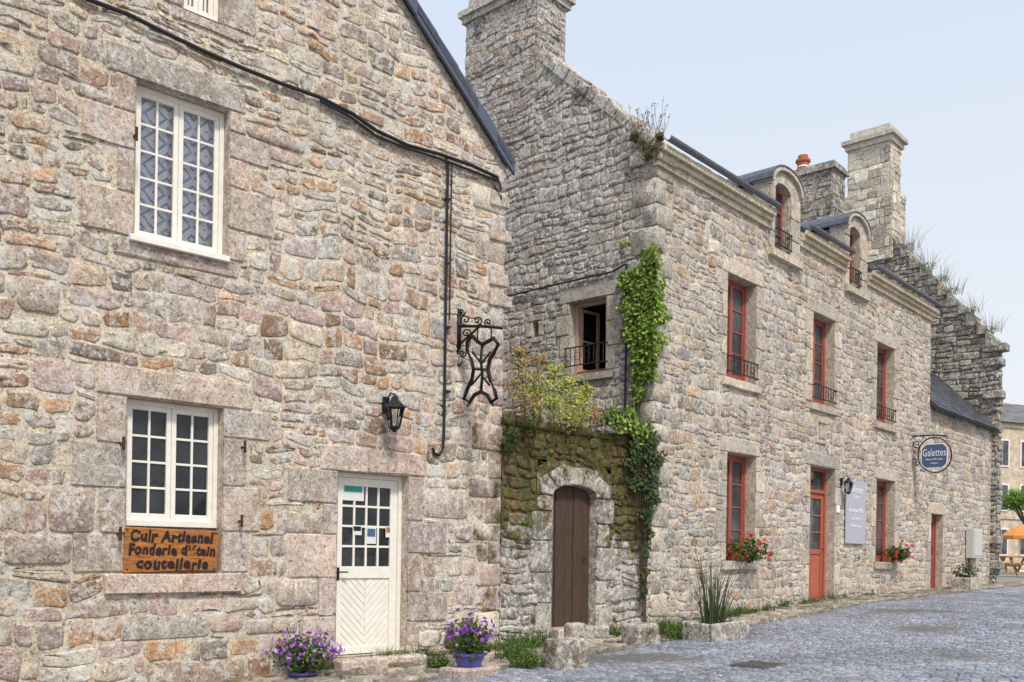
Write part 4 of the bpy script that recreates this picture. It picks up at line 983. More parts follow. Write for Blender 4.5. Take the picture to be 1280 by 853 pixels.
for i, (m_, r) in enumerate(dorm):
    u0, u1, z0, z1 = r; a, b = fM[i]; rg = random.Random(80 + i); zs = z1 - 0.02; hw_ = (u1 - u0) / 2; cu_ = (u0 + u1) / 2
    for side in (0, 1):
        z = z0
        while z < zs - 0.01:
            bb = min(rg.uniform(0.25, 0.4), zs - z)
            if zs - z - bb < 0.12: bb = zs - z
            q = (a, u0, z, z + bb) if side == 0 else (u1, b, z, z + bb); dblock(m_, B, q, 0.04, DRB, rg)
            m_.fbox(B, q[0] + 0.003, q[1] - 0.003, z, z + bb, -0.3, 0.0, DRB[1]); z += bb
    dblock(m_, B, (a - 0.02, b + 0.02, z0 - 0.16, z0), 0.1, DRB, rg)
    K = 10; top = []; ha = (b - a) / 2 + 0.03; rise = 0.34
    for k in range(K + 1):
        t = math.pi * k / K; top.append(((a + b) / 2 + ha * math.cos(t), zs + 0.06 + rise * math.sin(t)))
    K2 = 6; arcl = [(u0, zs), ] + [(cu_ - hw_ * math.cos(math.pi * k / K2), zs + 0.12 * math.sin(math.pi * k / K2)) for k in range(1, K2)] + [(u1, zs)]
    lo_ = [(b + 0.0, zs)] + [arcl[-1 - k] for k in range(len(arcl))] + [(a - 0.0, zs)]
    nL = len(lo_)
    upx = [((a + b) / 2 + (ha - 0.04) * math.cos(math.pi * k / (nL - 1)), zs + 0.05 + (rise - 0.06) * math.sin(math.pi * k / (nL - 1))) for k in range(nL)]
    for k in range(nL - 1):
        q = [lo_[k + 1], lo_[k], upx[k], upx[k + 1]]
        area = abs(sum(q[j][0] * q[(j + 1) % 4][1] - q[(j + 1) % 4][0] * q[j][1] for j in range(4)))
        if area > 1e-4: m_.prism(B, q, -0.3, 0.03, vary(DRB[k % 4], rg, 0.08))
    for k in range(K):
        p, q = top[k], top[k + 1]; c0 = ((a + b) / 2, zs)
        s = 0.86
        pi = (c0[0] + (p[0] - c0[0]) * s, c0[1] + (p[1] - c0[1]) * s); qi = (c0[0] + (q[0] - c0[0]) * s, c0[1] + (q[1] - c0[1]) * s)
        m_.prism(B, [qi, pi, p, q], -0.3, 0.09, vary(DRB[0], rg, 0.06))
    dob = m_.build('dormer', M['dress'], HB, bevel=0.006)
    rmb = MB()
    for k in range(K):
        p, q = top[k], top[k + 1]
        e = 0.008; o_ = 0.015
        rmb.prism(B, [(q[0], q[1] + e), (p[0], p[1] + e), (p[0] + o_ * (1 if p[0] > (a + b) / 2 else -1), p[1] + 0.03), (q[0] + o_ * (1 if q[0] > (a + b) / 2 else -1), q[1] + 0.03)], -1.3, 0.10, (0.10, 0.11, 0.14))
    rmb.fbox(B, a, a + 0.05, z0 + 0.3, zs + 0.04, -1.2, -0.3, (0.09, 0.1, 0.125)); rmb.fbox(B, b - 0.05, b, z0 + 0.3, zs + 0.04, -1.2, -0.3, (0.09, 0.1, 0.125))
    rmb.build('dormer_roof', M['slate'], dob)
    dwm = MB(); D = 0.18; zz1 = z1 + 0.06
    dwm.fbox(B, u0, u0 + 0.04, z0, zz1, -D, -D + 0.06); dwm.fbox(B, u1 - 0.04, u1, z0, zz1, -D, -D + 0.06); dwm.fbox(B, u0 + 0.04, u1 - 0.04, zz1 - 0.05, zz1, -D, -D + 0.056); dwm.fbox(B, u0 + 0.04, u1 - 0.04, z0, z0 + 0.06, -D, -D + 0.056); dwm.fbox(B, cu_ - 0.035, cu_ + 0.035, z0 + 0.06, zz1 - 0.05, -D, -D + 0.053)
    for j in (1, 2): z = z0 + (zz1 - z0) * j / 3; dwm.fbox(B, u0 + 0.04, cu_ - 0.035, z - 0.012, z + 0.012, -D, -D + 0.045); dwm.fbox(B, cu_ + 0.035, u1 - 0.04, z - 0.012, z + 0.012, -D, -D + 0.045)
    dwm.build('dormer_window', M['red'], dob, bevel=0.004)
    pm = MB(); pm.add([B.P(u0 + 0.03, z0 + 0.03, -D + 0.02), B.P(u1 - 0.03, z0 + 0.03, -D + 0.02), B.P(u1 - 0.03, zz1 - 0.03, -D + 0.02), B.P(u0 + 0.03, zz1 - 0.03, -D + 0.02)], [(0, 1, 2, 3)]); pm.build('pane', M['pane_painted_sky'], dob)
    railing(B, r, dob, z0 + 0.08, z0 + 0.35, 0.08, 7, 0.0)
spans = [(-0.05, fM[0][0] - 0.02), (fM[0][1] + 0.02, fM[1][0] - 0.02), (fM[1][1] + 0.02, uE + 0.06)]
rg = random.Random(3)
for a, b in spans:
    u = a; cm_ = MB()
    while u < b - 0.02:
        e = min(b, u + rg.uniform(0.7, 1.1))
        if b - e < 0.3: e = b
        c = vary(rgb(204, 190, 165), rg, 0.1)
        for (zlo, zhi, nn) in ((ZE - 0.22, ZE - 0.12, 0.06), (ZE - 0.12, ZE - 0.04, 0.11), (ZE - 0.04, ZE + 0.06, 0.17)): cm_.fbox(B, u + 0.001, e - 0.001, zlo, zhi, -0.05, nn, c)
        u = e
    cm_.build('cornice', M['dress'], HB, bevel=0.012)
    g_ = MB(); K = 6
    for k in range(K):
        t0, t1 = math.pi + math.pi * k / K, math.pi + math.pi * (k + 1) / K; R = 0.06
        q = [B.P(a, ZE + 0.15 + R * math.sin(t0), 0.2 + R * math.cos(t0)), B.P(b, ZE + 0.15 + R * math.sin(t0), 0.2 + R * math.cos(t0)), B.P(b, ZE + 0.15 + R * math.sin(t1), 0.2 + R * math.cos(t1)), B.P(a, ZE + 0.15 + R * math.sin(t1), 0.2 + R * math.cos(t1))]
        g_.add(q, [(0, 1, 2, 3)])
    g_.build('gutter', M['zinc'], HB, smooth=True)
rm = MB(); ZRR = ZR - 0.45; evb = (B.P(0, ZRR, -DEP / 2) - B.P(0, ZE + 0.06, 0.13)); H_ = evb.length; evb.normalize()
ru0 = 0.36
slates(rm, B.P(ru0, ZE + 0.06, 0.13) + evb * 1.15, B.d.copy(), evb, uE - ru0 + 0.05, H_ - 1.15, 9)
for a, b in spans:
    a = max(a, ru0); slates(rm, B.P(a, ZE + 0.06, 0.13), B.d.copy(), evb, b - a, 1.15, 10)
evc = (B.P(0, ZRR, -DEP / 2) - B.P(0, ZE + 0.08, -DEP - 0.16)).normalized()
slates(rm, B.P(uE + 0.05, ZE + 0.08, -DEP - 0.16), -B.d, evc, uE - ru0 + 0.05, H_, 11)
roofB = rm.build('roof', M['slate'], HB)
uc0 = G.uv(584, 60)[0]; uc1 = G.uv(671, 60)[0]; zc1 = G.uv(620, 14)[1]
ch = MB(); stone_box(ch, G, uc0, uc1, -0.72, 0.02, ZE + 0.9, zc1, PALG, MORTG, 90, band=(0.2, 0.36), sh=(0.1, 0.17), sw=(0.14, 0.34), h=(0.01, 0.026))
ch.fbox(G, uc0 - 0.06, uc1 + 0.06, zc1, zc1 + 0.1, -0.8, 0.08, DRB[0], a=0.3); ch.fbox(G, uc0 - 0.11, uc1 + 0.11, zc1 + 0.1, zc1 + 0.2, -0.85, 0.13, DRB[1], a=0.3); ch.fbox(G, uc0 + 0.02, uc1 - 0.02, zc1 + 0.2, zc1 + 0.6, -0.7, 0.0, DRB[1], a=0.3)
ch.build('chimney', M['stoneG'], roofB, smooth=False)
G2 = Fr(B.P(uE - 0.75, 0, 0), G.d)
c0, c1 = G2.uv(990, 240)[0], G2.uv(1041, 240)[0]; zt2 = G2.uv(1020, 216)[1]
ch = MB(); stone_box(ch, G2, c0, c1, -0.7, 0.0, ZR - 1.6, zt2, PALC, MORTG, 95, band=(0.25, 0.4), sh=(0.12, 0.2), sw=(0.2, 0.5), h=(0.01, 0.03))
ch.fbox(G2, c0 - 0.09, c1 + 0.09, zt2, zt2 + 0.1, -0.79, 0.09, PALC[0]); ch.fbox(G2, c0 - 0.02, c1 + 0.02, zt2 + 0.1, zt2 + 0.2, -0.72, 0.02, PALC[1])
ch.build('chimney', M['stoneC'], roofB)
cp_ = G2.P(c0 + 0.12, zt2 + 0.2, -0.35)
pot0 = MB(); pot0.lathe(cp_, [(0.15, 0.0), (0.14, 0.15)], 12); pot0.lathe(cp_ + Vector((0, 0, 0.15)), [(0.15, 0.0), (0.14, 0.05)], 12, mat=1); pot0.lathe(cp_ + Vector((0, 0, 0.2)), [(0.15, 0), (0.15, 0.08), (0.19, 0.1), (0.19, 0.15), (0.13, 0.16), (0.13, 0.26)], 12)
pot0.build('chimney_pot', [M['terra'], M['paper']], roofB)
u, z = B.uv(1025, 538); nm = MB(); nm.fbox(B, u - 0.22, u + 0.22, z - 0.25, z + 0.25, -0.02, 0.04, DRB[2]); nm.fbox(B, u - 0.13, u + 0.13, z - 0.16, z + 0.12, 0.04, 0.06, DRB[1]); nm.fbox(B, u - 0.17, u + 0.17, z + 0.12, z + 0.17, 0.04, 0.085, DRB[1]); nm.build('carved_plaque', M['dress'], HB, bevel=0.008)
cm = MB(); cm.tube([G.P(*G.uv(x, y, 0.05), 0.05) for x, y in ((600, 378), (650, 367), (690, 357), (730, 348), (765, 340), (782, 330))], 0.014); cm.tube([G.P(*G.uv(x, y, 0.05), 0.05) for x, y in ((782, 330), (783, 400), (782, 460), (781, 512))], 0.016)
o = cm.build('wall_cable', M['cable']); o['label'] = 'thin black cable across and down the lichened gable beside the ivy'; o['category'] = 'cable'

# ================================================================== ANNEX + FAR GABLE
uN = B.uv(1232, 600)[0]
ZA = B.uv(1196, 520)[1]
AN = thing('stone_annex', 'low granite lean-to with slate roof and red door beyond the long house', 'building', B.P((uE + uN) / 2, 0.7))
rD2 = B.rect(1160, 643, 1178, 738); rD2 = (max(rD2[0], uE + 0.2), max(rD2[0], uE + 0.2) + 0.85, rD2[2], rD2[3])
s_ = MB(); hN = surround(s_, B, rD2, 0.25, DRB, 71, (0.16, 0.3), 0.26, 0, 0.18, h=0.025)
an = MB(); mortar(an, B, uE + 0.001, uN + 0.5, 0.3, ZA, [rD2], MORTB); rubble(an, B, uE, uN + 0.5, 0.3, ZA, hN + [rD2], PALB, 33, band=(0.25, 0.42), sh=(0.12, 0.2), sw=(0.2, 0.45))
mortar(an, Fr(B.P(uE, 0, -3), B.N), 0, 3, 0.3, ZA, [], MORTB)
an.build('wall', M['stoneB'], AN, smooth=True)
d2 = red_door(B, rD2, 0.22, AN, M['red'], False); s_.build('stone_surround', M['dress'], d2, smooth=False)
ra = MB(); eva = Vector((-B.N.x, -B.N.y, 1.0)).normalized(); slates(ra, B.P(uE + 0.02, ZA - 0.05, 0.2), B.d.copy(), eva, uN - uE + 0.45, 2.6, 14, base=(0.08, 0.085, 0.105)); ra.build('roof', M['slate'], AN)
C0 = B.P(uN + 0.5, 0, 0); GC = Fr((C0.x, C0.y), G.d)
uq = GC.uv(1247, 560)[0]; zq = GC.uv(1243, 430)[1]; ur, zr = GC.uv(1092, 270)
HC = thing('ruined_gable', 'tall dark weathered gable with plants on its slope beyond the lean-to', 'wall', GC.P(ur, 0.7))
slc = (zr - zq) / (uq - ur); pl = [orient(line((ur, zr), (uq, zq)), (ur, 3)), orient(line((2 * ur - uq, zq), (ur, zr)), (ur, 3))]
gm = MB(); mossC = lambda u, z: 0.28 + (0.1 if z > 5 else 0)
mortar(gm, GC, 2 * ur - uq, uq, 0, zr, [], MORTC, pl, moss=mossC); rubble(gm, GC, 2 * ur - uq, uq, 0.3, zr, [], PALC, 44, planes=pl, band=(0.24, 0.45), sh=(0.1, 0.2), sw=(0.18, 0.5), h=(0.015, 0.06), moss=mossC)
sf = Fr(GC.P(uq, 0, 0), -GC.N); mortar(gm, sf, 0, 0.28, 0, zq, [], MORTC, step=7); rubble(gm, sf, 0, 0.28, 0.3, zq, [], PALC, 46, band=(0.3, 0.5), sh=(0.15, 0.25), sw=(0.2, 0.6), h=(0.02, 0.07))
sb2 = Fr(GC.P(uq, 0, -0.28), -GC.d); mortar(gm, sb2, 0, 2 * (uq - ur), 0, zr, [], MORTC, [orient(line((uq - ur, zr), (0, zq)), (uq - ur, 3)), orient(line((uq - ur, zr), (2 * (uq - ur), zq)), (uq - ur, 3))], step=2)
gm.build('gable_wall', M['stoneC'], HC, smooth=True)
cp = MB(); rg = random.Random(8)
s = 0; L = math.hypot(uq - ur, zr - zq); du, dz_ = (uq - ur) / L, (zq - zr) / L
while s < L:
    e = min(L, s + rg.uniform(0.28, 0.5)); a = (ur + du * s, zr + dz_ * s); b = (ur + du * e, zr + dz_ * e)
    cp.prism(GC, [(a[0], b[1] - 0.12), (b[0] + 0.004, b[1] - 0.12), (b[0] + 0.004, b[1] + rg.uniform(0.0, 0.14)), (a[0], a[1] - 0.02 + rg.uniform(0, 0.08))], -0.32, 0.06 + rg.uniform(0, 0.06), rg.choice(PALC), a=0.4); s = e
cp.build('stepped_coping', M['stoneC'], HC, bevel=0.02)
for (z, o_) in ((zq - 0.1, 0.2), (zq - 0.5, 0.1), (zq - 1.4, 0.12), (zq - 2.3, 0.06), (2.0, 0.1), (1.3, 0.15)):
    js = MB(); js.fbox(GC, uq - 0.4, uq + o_, z - 0.12, z + 0.1, -0.3, 0.09, rg.choice(PALC), a=0.3); js.build('jutting_stone', M['stoneC'], HC, bevel=0.03)
c0, c1 = GC.uv(1060, 240)[0], GC.uv(1112, 240)[0]; zt3 = GC.uv(1090, 182)[1]; zmid = GC.uv(1090, 232)[1]
LP = [rgb(220, 211, 194), rgb(206, 197, 181), rgb(190, 180, 164), rgb(228, 219, 202), rgb(168, 159, 146)]
ch = MB(); stone_box(ch, GC, c0 - 0.12, c1 + 0.12, -0.95, 0.1, zr - 1.4, zmid - 0.2, LP, MORTB, 97, band=(0.3, 0.5), sh=(0.2, 0.3), sw=(0.25, 0.5), h=(0.012, 0.04)); stone_box(ch, GC, c0, c1, -0.85, 0.0, zmid - 0.2, zt3, LP, MORTB, 99, band=(0.3, 0.5), sh=(0.22, 0.32), sw=(0.25, 0.5), h=(0.01, 0.035), rad=0.03)
ch.fbox(GC, c0 - 0.08, c1 + 0.08, zt3, zt3 + 0.16, -0.93, 0.08, LP[1]); ch.fbox(GC, c0 - 0.17, c1 + 0.17, zt3 + 0.16, zt3 + 0.28, -1.02, 0.17, LP[2]); ch.fbox(GC, c0 + 0.03, c1 - 0.03, zt3 + 0.28, zt3 + 0.55, -0.82, -0.03, LP[1])
ch.build('chimney', M['dressA'], HC)

# ================================================================== SIGNS ON B
q = B.rect(1058, 601, 1082, 680, 0.06); T = thing('menu_board', 'pale lilac upright board with white lettering between the red door and right window', 'sign', B.P((q[0] + q[1]) / 2, q[2], 0.05))
m1 = MB(); m1.fbox(B, q[0], q[1], q[2], q[3], 0.03, 0.06); m1.build('board', M['lilac'], T, bevel=0.006)
uc, zc = (q[0] + q[1]) / 2, (q[2] + q[3]) / 2; wq = q[1] - q[0]; hq = q[3] - q[2]
for s, dz, w_ in (('Galettes', 0.36, 0.66), ('Crêpes', 0.24, 0.3), ('Boutique BIO', 0.02, 0.74), ('Salon de thé', -0.1, 0.5), ('100% blé noir', -0.22, 0.5)):
    textmesh(s, wq * w_, 0.002, B.M(uc, zc + dz * hq, 0.063), 'lettering', M['letter'], T, offset=0.0, space=1.1)
u, z = B.uv(1140, 565); SG = Fr(B.P(u, 0, 0), B.N)
T = thing('hanging_sign', 'oval blue hanging sign with white writing on a scrolled black bracket', 'sign', B.P(u, z, 0))
m1 = MB(); S2 = lambda x, y: SG.P(*SG.uv(x, y), 0)
m1.tube([S2(1139, 543), S2(1139, 588)], 0.022); m1.tube([S2(1139, 546), S2(1165, 544), S2(1183, 545)], 0.018)
for cx, cy, R in ((1146, 555, 6), (1144, 577, 6)): m1.tube([S2(cx + R * (1 - t / 15) * math.cos(t * 0.7), cy + R * (1 - t / 15) * math.sin(t * 0.7)) for t in range(13)], 0.012, 5)
m1.tube([S2(1168.5 + 21 * math.cos(t * math.pi / 12), 569 + 22 * math.sin(t * math.pi / 12)) for t in range(24)], 0.015, 6, closed=True); m1.build('bracket', M['iron'], T, smooth=True)
cs_, cz_ = SG.uv(1168, 570); e1 = SG.uv(1186, 570)[0] - cs_; e2 = cz_ - SG.uv(1168, 587)[1]
ovl = lambda k: [(cs_ + k * e1 * max(-0.93, min(0.93, 1.1 * math.cos(t * math.pi / 16))), cz_ + k * e2 * max(-0.9, min(0.9, 1.08 * math.sin(t * math.pi / 16)))) for t in range(32)]
m1 = MB(); m1.prism(SG, ovl(1.0), -0.012, 0.012); m1.build('border', M['letter'], T)
m1 = MB(); m1.prism(SG, ovl(0.93), -0.016, 0.016); m1.build('board', M['blue'], T)
textmesh('Galettes', e1 * 1.6, 0.002, SG.M(cs_, cz_ + e2 * 0.25, 0.019), 'lettering', M['letter'], T, offset=0.0, fh=e2 * 0.55, space=1.08)
textmesh('Maison Blé Noir', e1 * 1.2, 0.002, SG.M(cs_, cz_ - e2 * 0.25, 0.019), 'small_lettering', M['letter'], T)
textmesh('crêpes', e1 * 0.5, 0.002, SG.M(cs_, cz_ - e2 * 0.55, 0.019), 'small_lettering', M['letter'], T)
lantern(B, 1050, 606, 0.3, 'small black wall lantern just right of the red door')
q = B.rect(1046, 632, 1050, 641, 0.04); m1 = MB(); m1.fbox(B, q[0], q[1], q[2], q[3], 0.024, 0.04); o = m1.build('small_plate', M['letter'], None, bevel=0.004); o['label'] = 'small white plate on the jamb right of the red door'; o['category'] = 'plate'

u, z = B.uv(1222, 700, 0.2); zg = gz(*B.P(u, 0, 0.3).xy); q = B.rect(1216, 661, 1227, 698, 0.2)
T = thing('meter_box', 'pale grey service cabinet on a stone post against the lean-to', 'cabinet', B.P(u, zg, 0.2))
m1 = MB(); m1.fbox(B, q[0], q[1], q[2], q[3], 0.03, 0.22); m1.build('cabinet', M['greybox'], T, bevel=0.01)
m1 = MB(); m1.fbox(B, q[0] + 0.04, q[1] - 0.04, q[2] + 0.06, q[3] - 0.05, 0.221, 0.235); m1.build('cabinet_door', M['greybox'], T, bevel=0.006)
um_ = (q[0] + q[1]) / 2; m1 = MB(); m1.fbox(B, um_ - 0.09, um_ + 0.09, zg - 0.05, q[2] - 0.001, 0.05, 0.2, DRB[1]); m1.build('post', M['dress'], T)
rg = random.Random(99)
def trough(label, px, py, w, d, h, seed, frame=B):
    g = gp(px, py); fr = Fr((g.x, g.y), frame.d); T = thing('stone_planter', label, 'planter', g); mb = MB(); t = 0.06; rr = random.Random(seed)
    for (a, b, n0, n1) in ((-w / 2, w / 2, 0, t), (-w / 2, w / 2, -d, -d + t), (-w / 2, -w / 2 + t, -d + t, 0), (w / 2 - t, w / 2, -d + t, 0)):
        j = lambda: rr.uniform(-0.015, 0.015)
        mb.hexa([fr.P(a * 0.93, g.z - 0.03, n1 * 0.9), fr.P(b * 0.93, g.z - 0.03, n1 * 0.9), fr.P(b * 0.93, g.z - 0.03, n0), fr.P(a * 0.93, g.z - 0.03, n0), fr.P(a, g.z + h + j(), n1), fr.P(b, g.z + h + j(), n1), fr.P(b, g.z + h + j(), n0), fr.P(a, g.z + h + j(), n0)], ARC[seed % 4], a=0.4)
    mb.build('trough', M['stoneG'], T, bevel=0.022)
    s = MB(); s.fbox(fr, -w / 2 + 0.04, w / 2 - 0.04, g.z, g.z + h - 0.03, -d + 0.04, 0.02); s.build('soil', M['soil'], T)
    return T, fr, g
T, fr, g = trough('granite trough with tall spiky leaves below the first red window', 910, 800, 1.0, 0.42, 0.24, 1)
lv = MB(); rg = random.Random(2)
blades(lv, fr.P(-0.06, g.z + 0.2, -0.2), 60, 0.95, 0.15, [(0.07, 0.11, 0.04), (0.12, 0.15, 0.07), (0.05, 0.09, 0.04), (0.2, 0.18, 0.11)], rg, 0.009, 0.36)
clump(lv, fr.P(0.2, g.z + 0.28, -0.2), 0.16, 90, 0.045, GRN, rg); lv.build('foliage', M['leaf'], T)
T, fr, g = trough('stone trough with low shrub in front of the pale service cabinet', 1218, 738, 0.9, 0.4, 0.3, 2)
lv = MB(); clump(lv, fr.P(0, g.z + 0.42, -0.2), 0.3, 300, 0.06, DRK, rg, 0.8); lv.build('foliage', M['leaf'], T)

def flowers(label, base, potr, poth, R, nl, nf, fcols, mat, sq_=0.75, fs=0.035):
    T = thing('flower_pot', label, 'flower pot', base); rg = random.Random(int(base.x * 100))
    pm = MB(); pm.lathe(base, [(potr * 0.7, 0), (potr * 0.95, poth * 0.85), (potr * 1.05, poth * 0.85), (potr * 1.05, poth), (potr * 0.92, poth), (potr * 0.9, poth * 0.9)], 18); pm.build('pot', mat, T, smooth=False)
    lf = MB(); c = base + Vector((0, 0, poth + R * 0.5)); clump(lf, c, R, nl, 0.042, GRN, rg, sq_)
    for _ in range(70):
        v = rv(rg); lf.tube([base + Vector((0, 0, poth * 0.8)), c + Vector((v.x * R, v.y * R, abs(v.z) * R * 1.1))], 0.003, 3, col=(0.07, 0.13, 0.03))
    lf.build('foliage', M['leaf'], T)
    fl = MB()
    for _ in range(nf):
        v = rv(rg).normalized() * rg.uniform(0.75, 1.2)
        if v.z < -0.2: v.z = -v.z * 0.5
        p = c + Vector((v.x * R * 1.05, v.y * R * 1.05, v.z * R * sq_ * 1.2)); col = rg.choice(fcols)
        nr = (v + rv(rg) * 0.6).normalized(); f_ = fs * rg.uniform(0.7, 1.2)
        for k in range(5):
            x = nr.orthogonal().normalized(); x.rotate(Matrix.Rotation(k * 1.257, 3, nr)); leaf(fl, p + x * f_ * 0.4, nr + x * 0.3, f_, (col[0], col[1], col[2]), rg, 0.8)
    fl.build('blossom', M['leaf'], T)
PUR = [(0.36, 0.09, 0.58), (0.52, 0.18, 0.70), (0.26, 0.06, 0.48), (0.66, 0.34, 0.76)]
p = A.P(A.uv(378, 846, 0.35)[0], 0, 0.35); p.z = gz(p.x, p.y) - 0.02
flowers('low pot of purple and lilac flowers left of the white door', p, 0.15, 0.08, 0.34, 520, 170, PUR + [(0.7, 0.58, 0.78)], M['pot'], fs=0.032, sq_=0.6)
sb_ = MB(); g = gp(598, 848); fr = Fr((g.x, g.y), W.d); bblock(sb_, fr, -0.25, 0.3, -0.3, 0.05, g.z - 0.05, g.z + 0.1, DRA[1], 4, 0.3)
o = sb_.build('stone_block', M['dress'], None, bevel=0.025); o['label'] = 'low stone slab under the violet flower pot'; o['category'] = 'stone block'
p = fr.P(-0.02, g.z + 0.1, -0.12)
flowers('violet pot of purple flowers on a stone slab right of the white door', p, 0.16, 0.14, 0.25, 480, 85, PUR, M['pot'], sq_=1.0, fs=0.03)
def geran(px, py, label, s):
    u, z = B.uv(px, py, 0.15); T = thing('geranium_pot', label, 'flower pot', B.P(u, z - 0.1, 0.12)); rg = random.Random(px)
    zb = rects[3][2]
    m1 = MB(); m1.fbox(B, u - 0.2 * s, u + 0.2 * s, zb + 0.005, zb + 0.15, -0.12, 0.06); m1.build('pot', M['terra'], T, bevel=0.01)
    l = MB(); c = B.P(u, z, 0.12)
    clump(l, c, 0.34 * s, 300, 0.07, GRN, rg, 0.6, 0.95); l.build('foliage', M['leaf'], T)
    f = MB()
    for _ in range(20):
        v = rv(rg); cc = c + Vector((v.x * 0.5 * s, v.y * 0.5 * s, v.z * 0.28 * s + 0.06)) + B.N * 0.05
        clump(f, cc, 0.05, 18, 0.035, [(0.78, 0.04, 0.04), (0.85, 0.14, 0.1)], rg, 1, 0.9)
    f.build('blossom', M['leaf'], T)
geran(936, 688, 'red geraniums on the ground floor sill left of the red door', 1.1)
geran(1122, 692, 'red geraniums on the ground floor sill right of the red door', 0.85)

# ================================================================== IVY, BUSH, WEEDS
def blob_leaves(mb, circ, n, size, cols, rng, n0=0.03, n1=0.12, split=818, frs=None):
    tot = sum(r * r for _, _, r in circ)
    for (x, y, r) in circ:
        for _ in range(int(n * r * r / tot)):
            a = rng.uniform(0, 6.283); d = r * math.sqrt(rng.random()) * (1 + 0.25 * math.sin(3 * a + x)); px, py = x + d * math.cos(a), y + d * math.sin(a) * 1.1
            fr = frs[0] if px < split - (py - 690) * 0.0157 else frs[1]
            nn = rng.uniform(n0, n1); u, z = fr.uv(px, py, nn)
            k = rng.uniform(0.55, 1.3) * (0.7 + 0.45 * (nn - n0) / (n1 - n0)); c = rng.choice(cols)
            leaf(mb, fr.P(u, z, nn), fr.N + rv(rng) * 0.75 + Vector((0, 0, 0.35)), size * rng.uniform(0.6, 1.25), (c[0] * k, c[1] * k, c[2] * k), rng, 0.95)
rg = random.Random(12)
iv = thing('climbing_ivy', 'bright green ivy climbing the corner of the long house beside the gable window', 'ivy', G.P(-0.3, 3.0, 0.05))
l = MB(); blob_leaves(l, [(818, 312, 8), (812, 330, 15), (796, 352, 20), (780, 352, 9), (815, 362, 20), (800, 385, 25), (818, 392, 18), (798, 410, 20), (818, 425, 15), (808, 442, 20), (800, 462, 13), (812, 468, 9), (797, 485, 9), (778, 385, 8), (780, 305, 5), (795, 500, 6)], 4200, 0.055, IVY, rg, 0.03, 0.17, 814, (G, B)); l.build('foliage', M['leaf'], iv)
s = MB()
for dx in (0, 4, -5): s.tube([G.P(*G.uv(x + dx, y, 0.05), 0.05) for x, y in ((795, 520), (797, 480), (803, 440), (800, 400), (806, 350))], 0.012, 5, r2=0.004)
s.build('stem', M['stem'], iv)
iv = thing('hanging_ivy', 'darker ivy trailing over the right end of the mossy courtyard wall', 'ivy', W.P(WL - 0.2, 1.5, 0.1))
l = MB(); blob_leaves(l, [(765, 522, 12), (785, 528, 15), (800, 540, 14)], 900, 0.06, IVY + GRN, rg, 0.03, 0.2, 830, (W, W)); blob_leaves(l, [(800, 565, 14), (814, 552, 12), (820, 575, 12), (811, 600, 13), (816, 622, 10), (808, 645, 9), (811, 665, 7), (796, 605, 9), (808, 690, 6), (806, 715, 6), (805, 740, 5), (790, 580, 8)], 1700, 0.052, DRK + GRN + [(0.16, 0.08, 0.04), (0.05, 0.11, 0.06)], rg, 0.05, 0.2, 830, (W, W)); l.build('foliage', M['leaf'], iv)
s = MB()
for k in range(7): s.tube([W.P(WL - 0.15 - 0.06 * k, zt - 0.2 + 0.05 * k, 0.1), W.P(WL - 0.2 - 0.05 * k, zt - 0.9, 0.09), W.P(WL - 0.2 - 0.03 * k, zt - 1.6, 0.08), W.P(WL - 0.2 - 0.02 * k, 0.9, 0.07), W.P(WL - 0.2, 0.4, 0.07)], 0.007, 4)
s.build('stem', M['stem'], iv)
def bush(label, circ, n, size, depth, fr, cols, name='bush'):
    u, z = fr.uv(circ[0][0], circ[0][1], depth); T = thing(name, label, 'bush', fr.P(u, zt - 0.2, depth)); l = MB(); s = MB()
    for (x, y, r) in circ:
        u, z = fr.uv(x, y, depth); rr = r / 92.0
        c = fr.P(u, z, depth + rg.uniform(-0.15, 0.2)); clump(l, c, rr, int(n * r / 20), size, cols, rg, 1.0, 0.4, up=0.9)
        s.tube([fr.P(u * 0.8 + 0.2, zt - 0.3, depth), c], 0.012, 5, r2=0.004)
        for _ in range(14):
            v = rv(rg); v.z = abs(v.z); e = c + v * rr * 1.7; s.tube([c, e], 0.003, 4)
            for t in range(8): leaf(l, c + v * rr * (0.85 + t * 0.12) + rv(rg) * 0.02, rv(rg) + Vector((0, 0, 0.6)), size * 0.85, rg.choice(cols), rg, 0.35)
    l.build('foliage', M['leaf'], T); s.build('stem', M['stem'], T)
YEL = [(0.82, 0.80, 0.16), (0.9, 0.84, 0.28), (0.50, 0.62, 0.11), (0.92, 0.78, 0.40), (0.30, 0.44, 0.07), (0.66, 0.76, 0.18), (0.22, 0.34, 0.05)]
bush('yellow green bush glowing above the mossy courtyard wall', [(692, 490, 20), (708, 508, 20), (682, 512, 20), (714, 480, 14), (694, 466, 11), (724, 502, 15), (702, 527, 17), (674, 495, 13), (718, 522, 14), (730, 488, 8)], 130, 0.055, -0.02, W, YEL)
bush('pink tinged shrub at the left end of the courtyard wall', [(655, 458, 15), (650, 485, 18), (662, 478, 14), (670, 455, 9), (645, 505, 15), (665, 515, 13), (652, 442, 7)], 130, 0.052, -0.02, W, [(0.88, 0.34, 0.32), (0.36, 0.46, 0.09), (0.85, 0.55, 0.42), (0.40, 0.52, 0.12), (0.22, 0.34, 0.07), (0.85, 0.72, 0.2)])
bush('small orange dried plant right of the yellow bush on the wall', [(742, 517, 9), (735, 524, 10), (750, 524, 7)], 120, 0.04, -0.05, W, [(0.75, 0.42, 0.28), (0.8, 0.52, 0.38), (0.55, 0.5, 0.18)])
bush('dark leafy creeper hanging over the left top of the courtyard wall', [(640, 530, 14), (634, 560, 9), (660, 537, 11), (642, 548, 10)], 160, 0.05, 0.1, W, GRN + DRK, 'creeper')
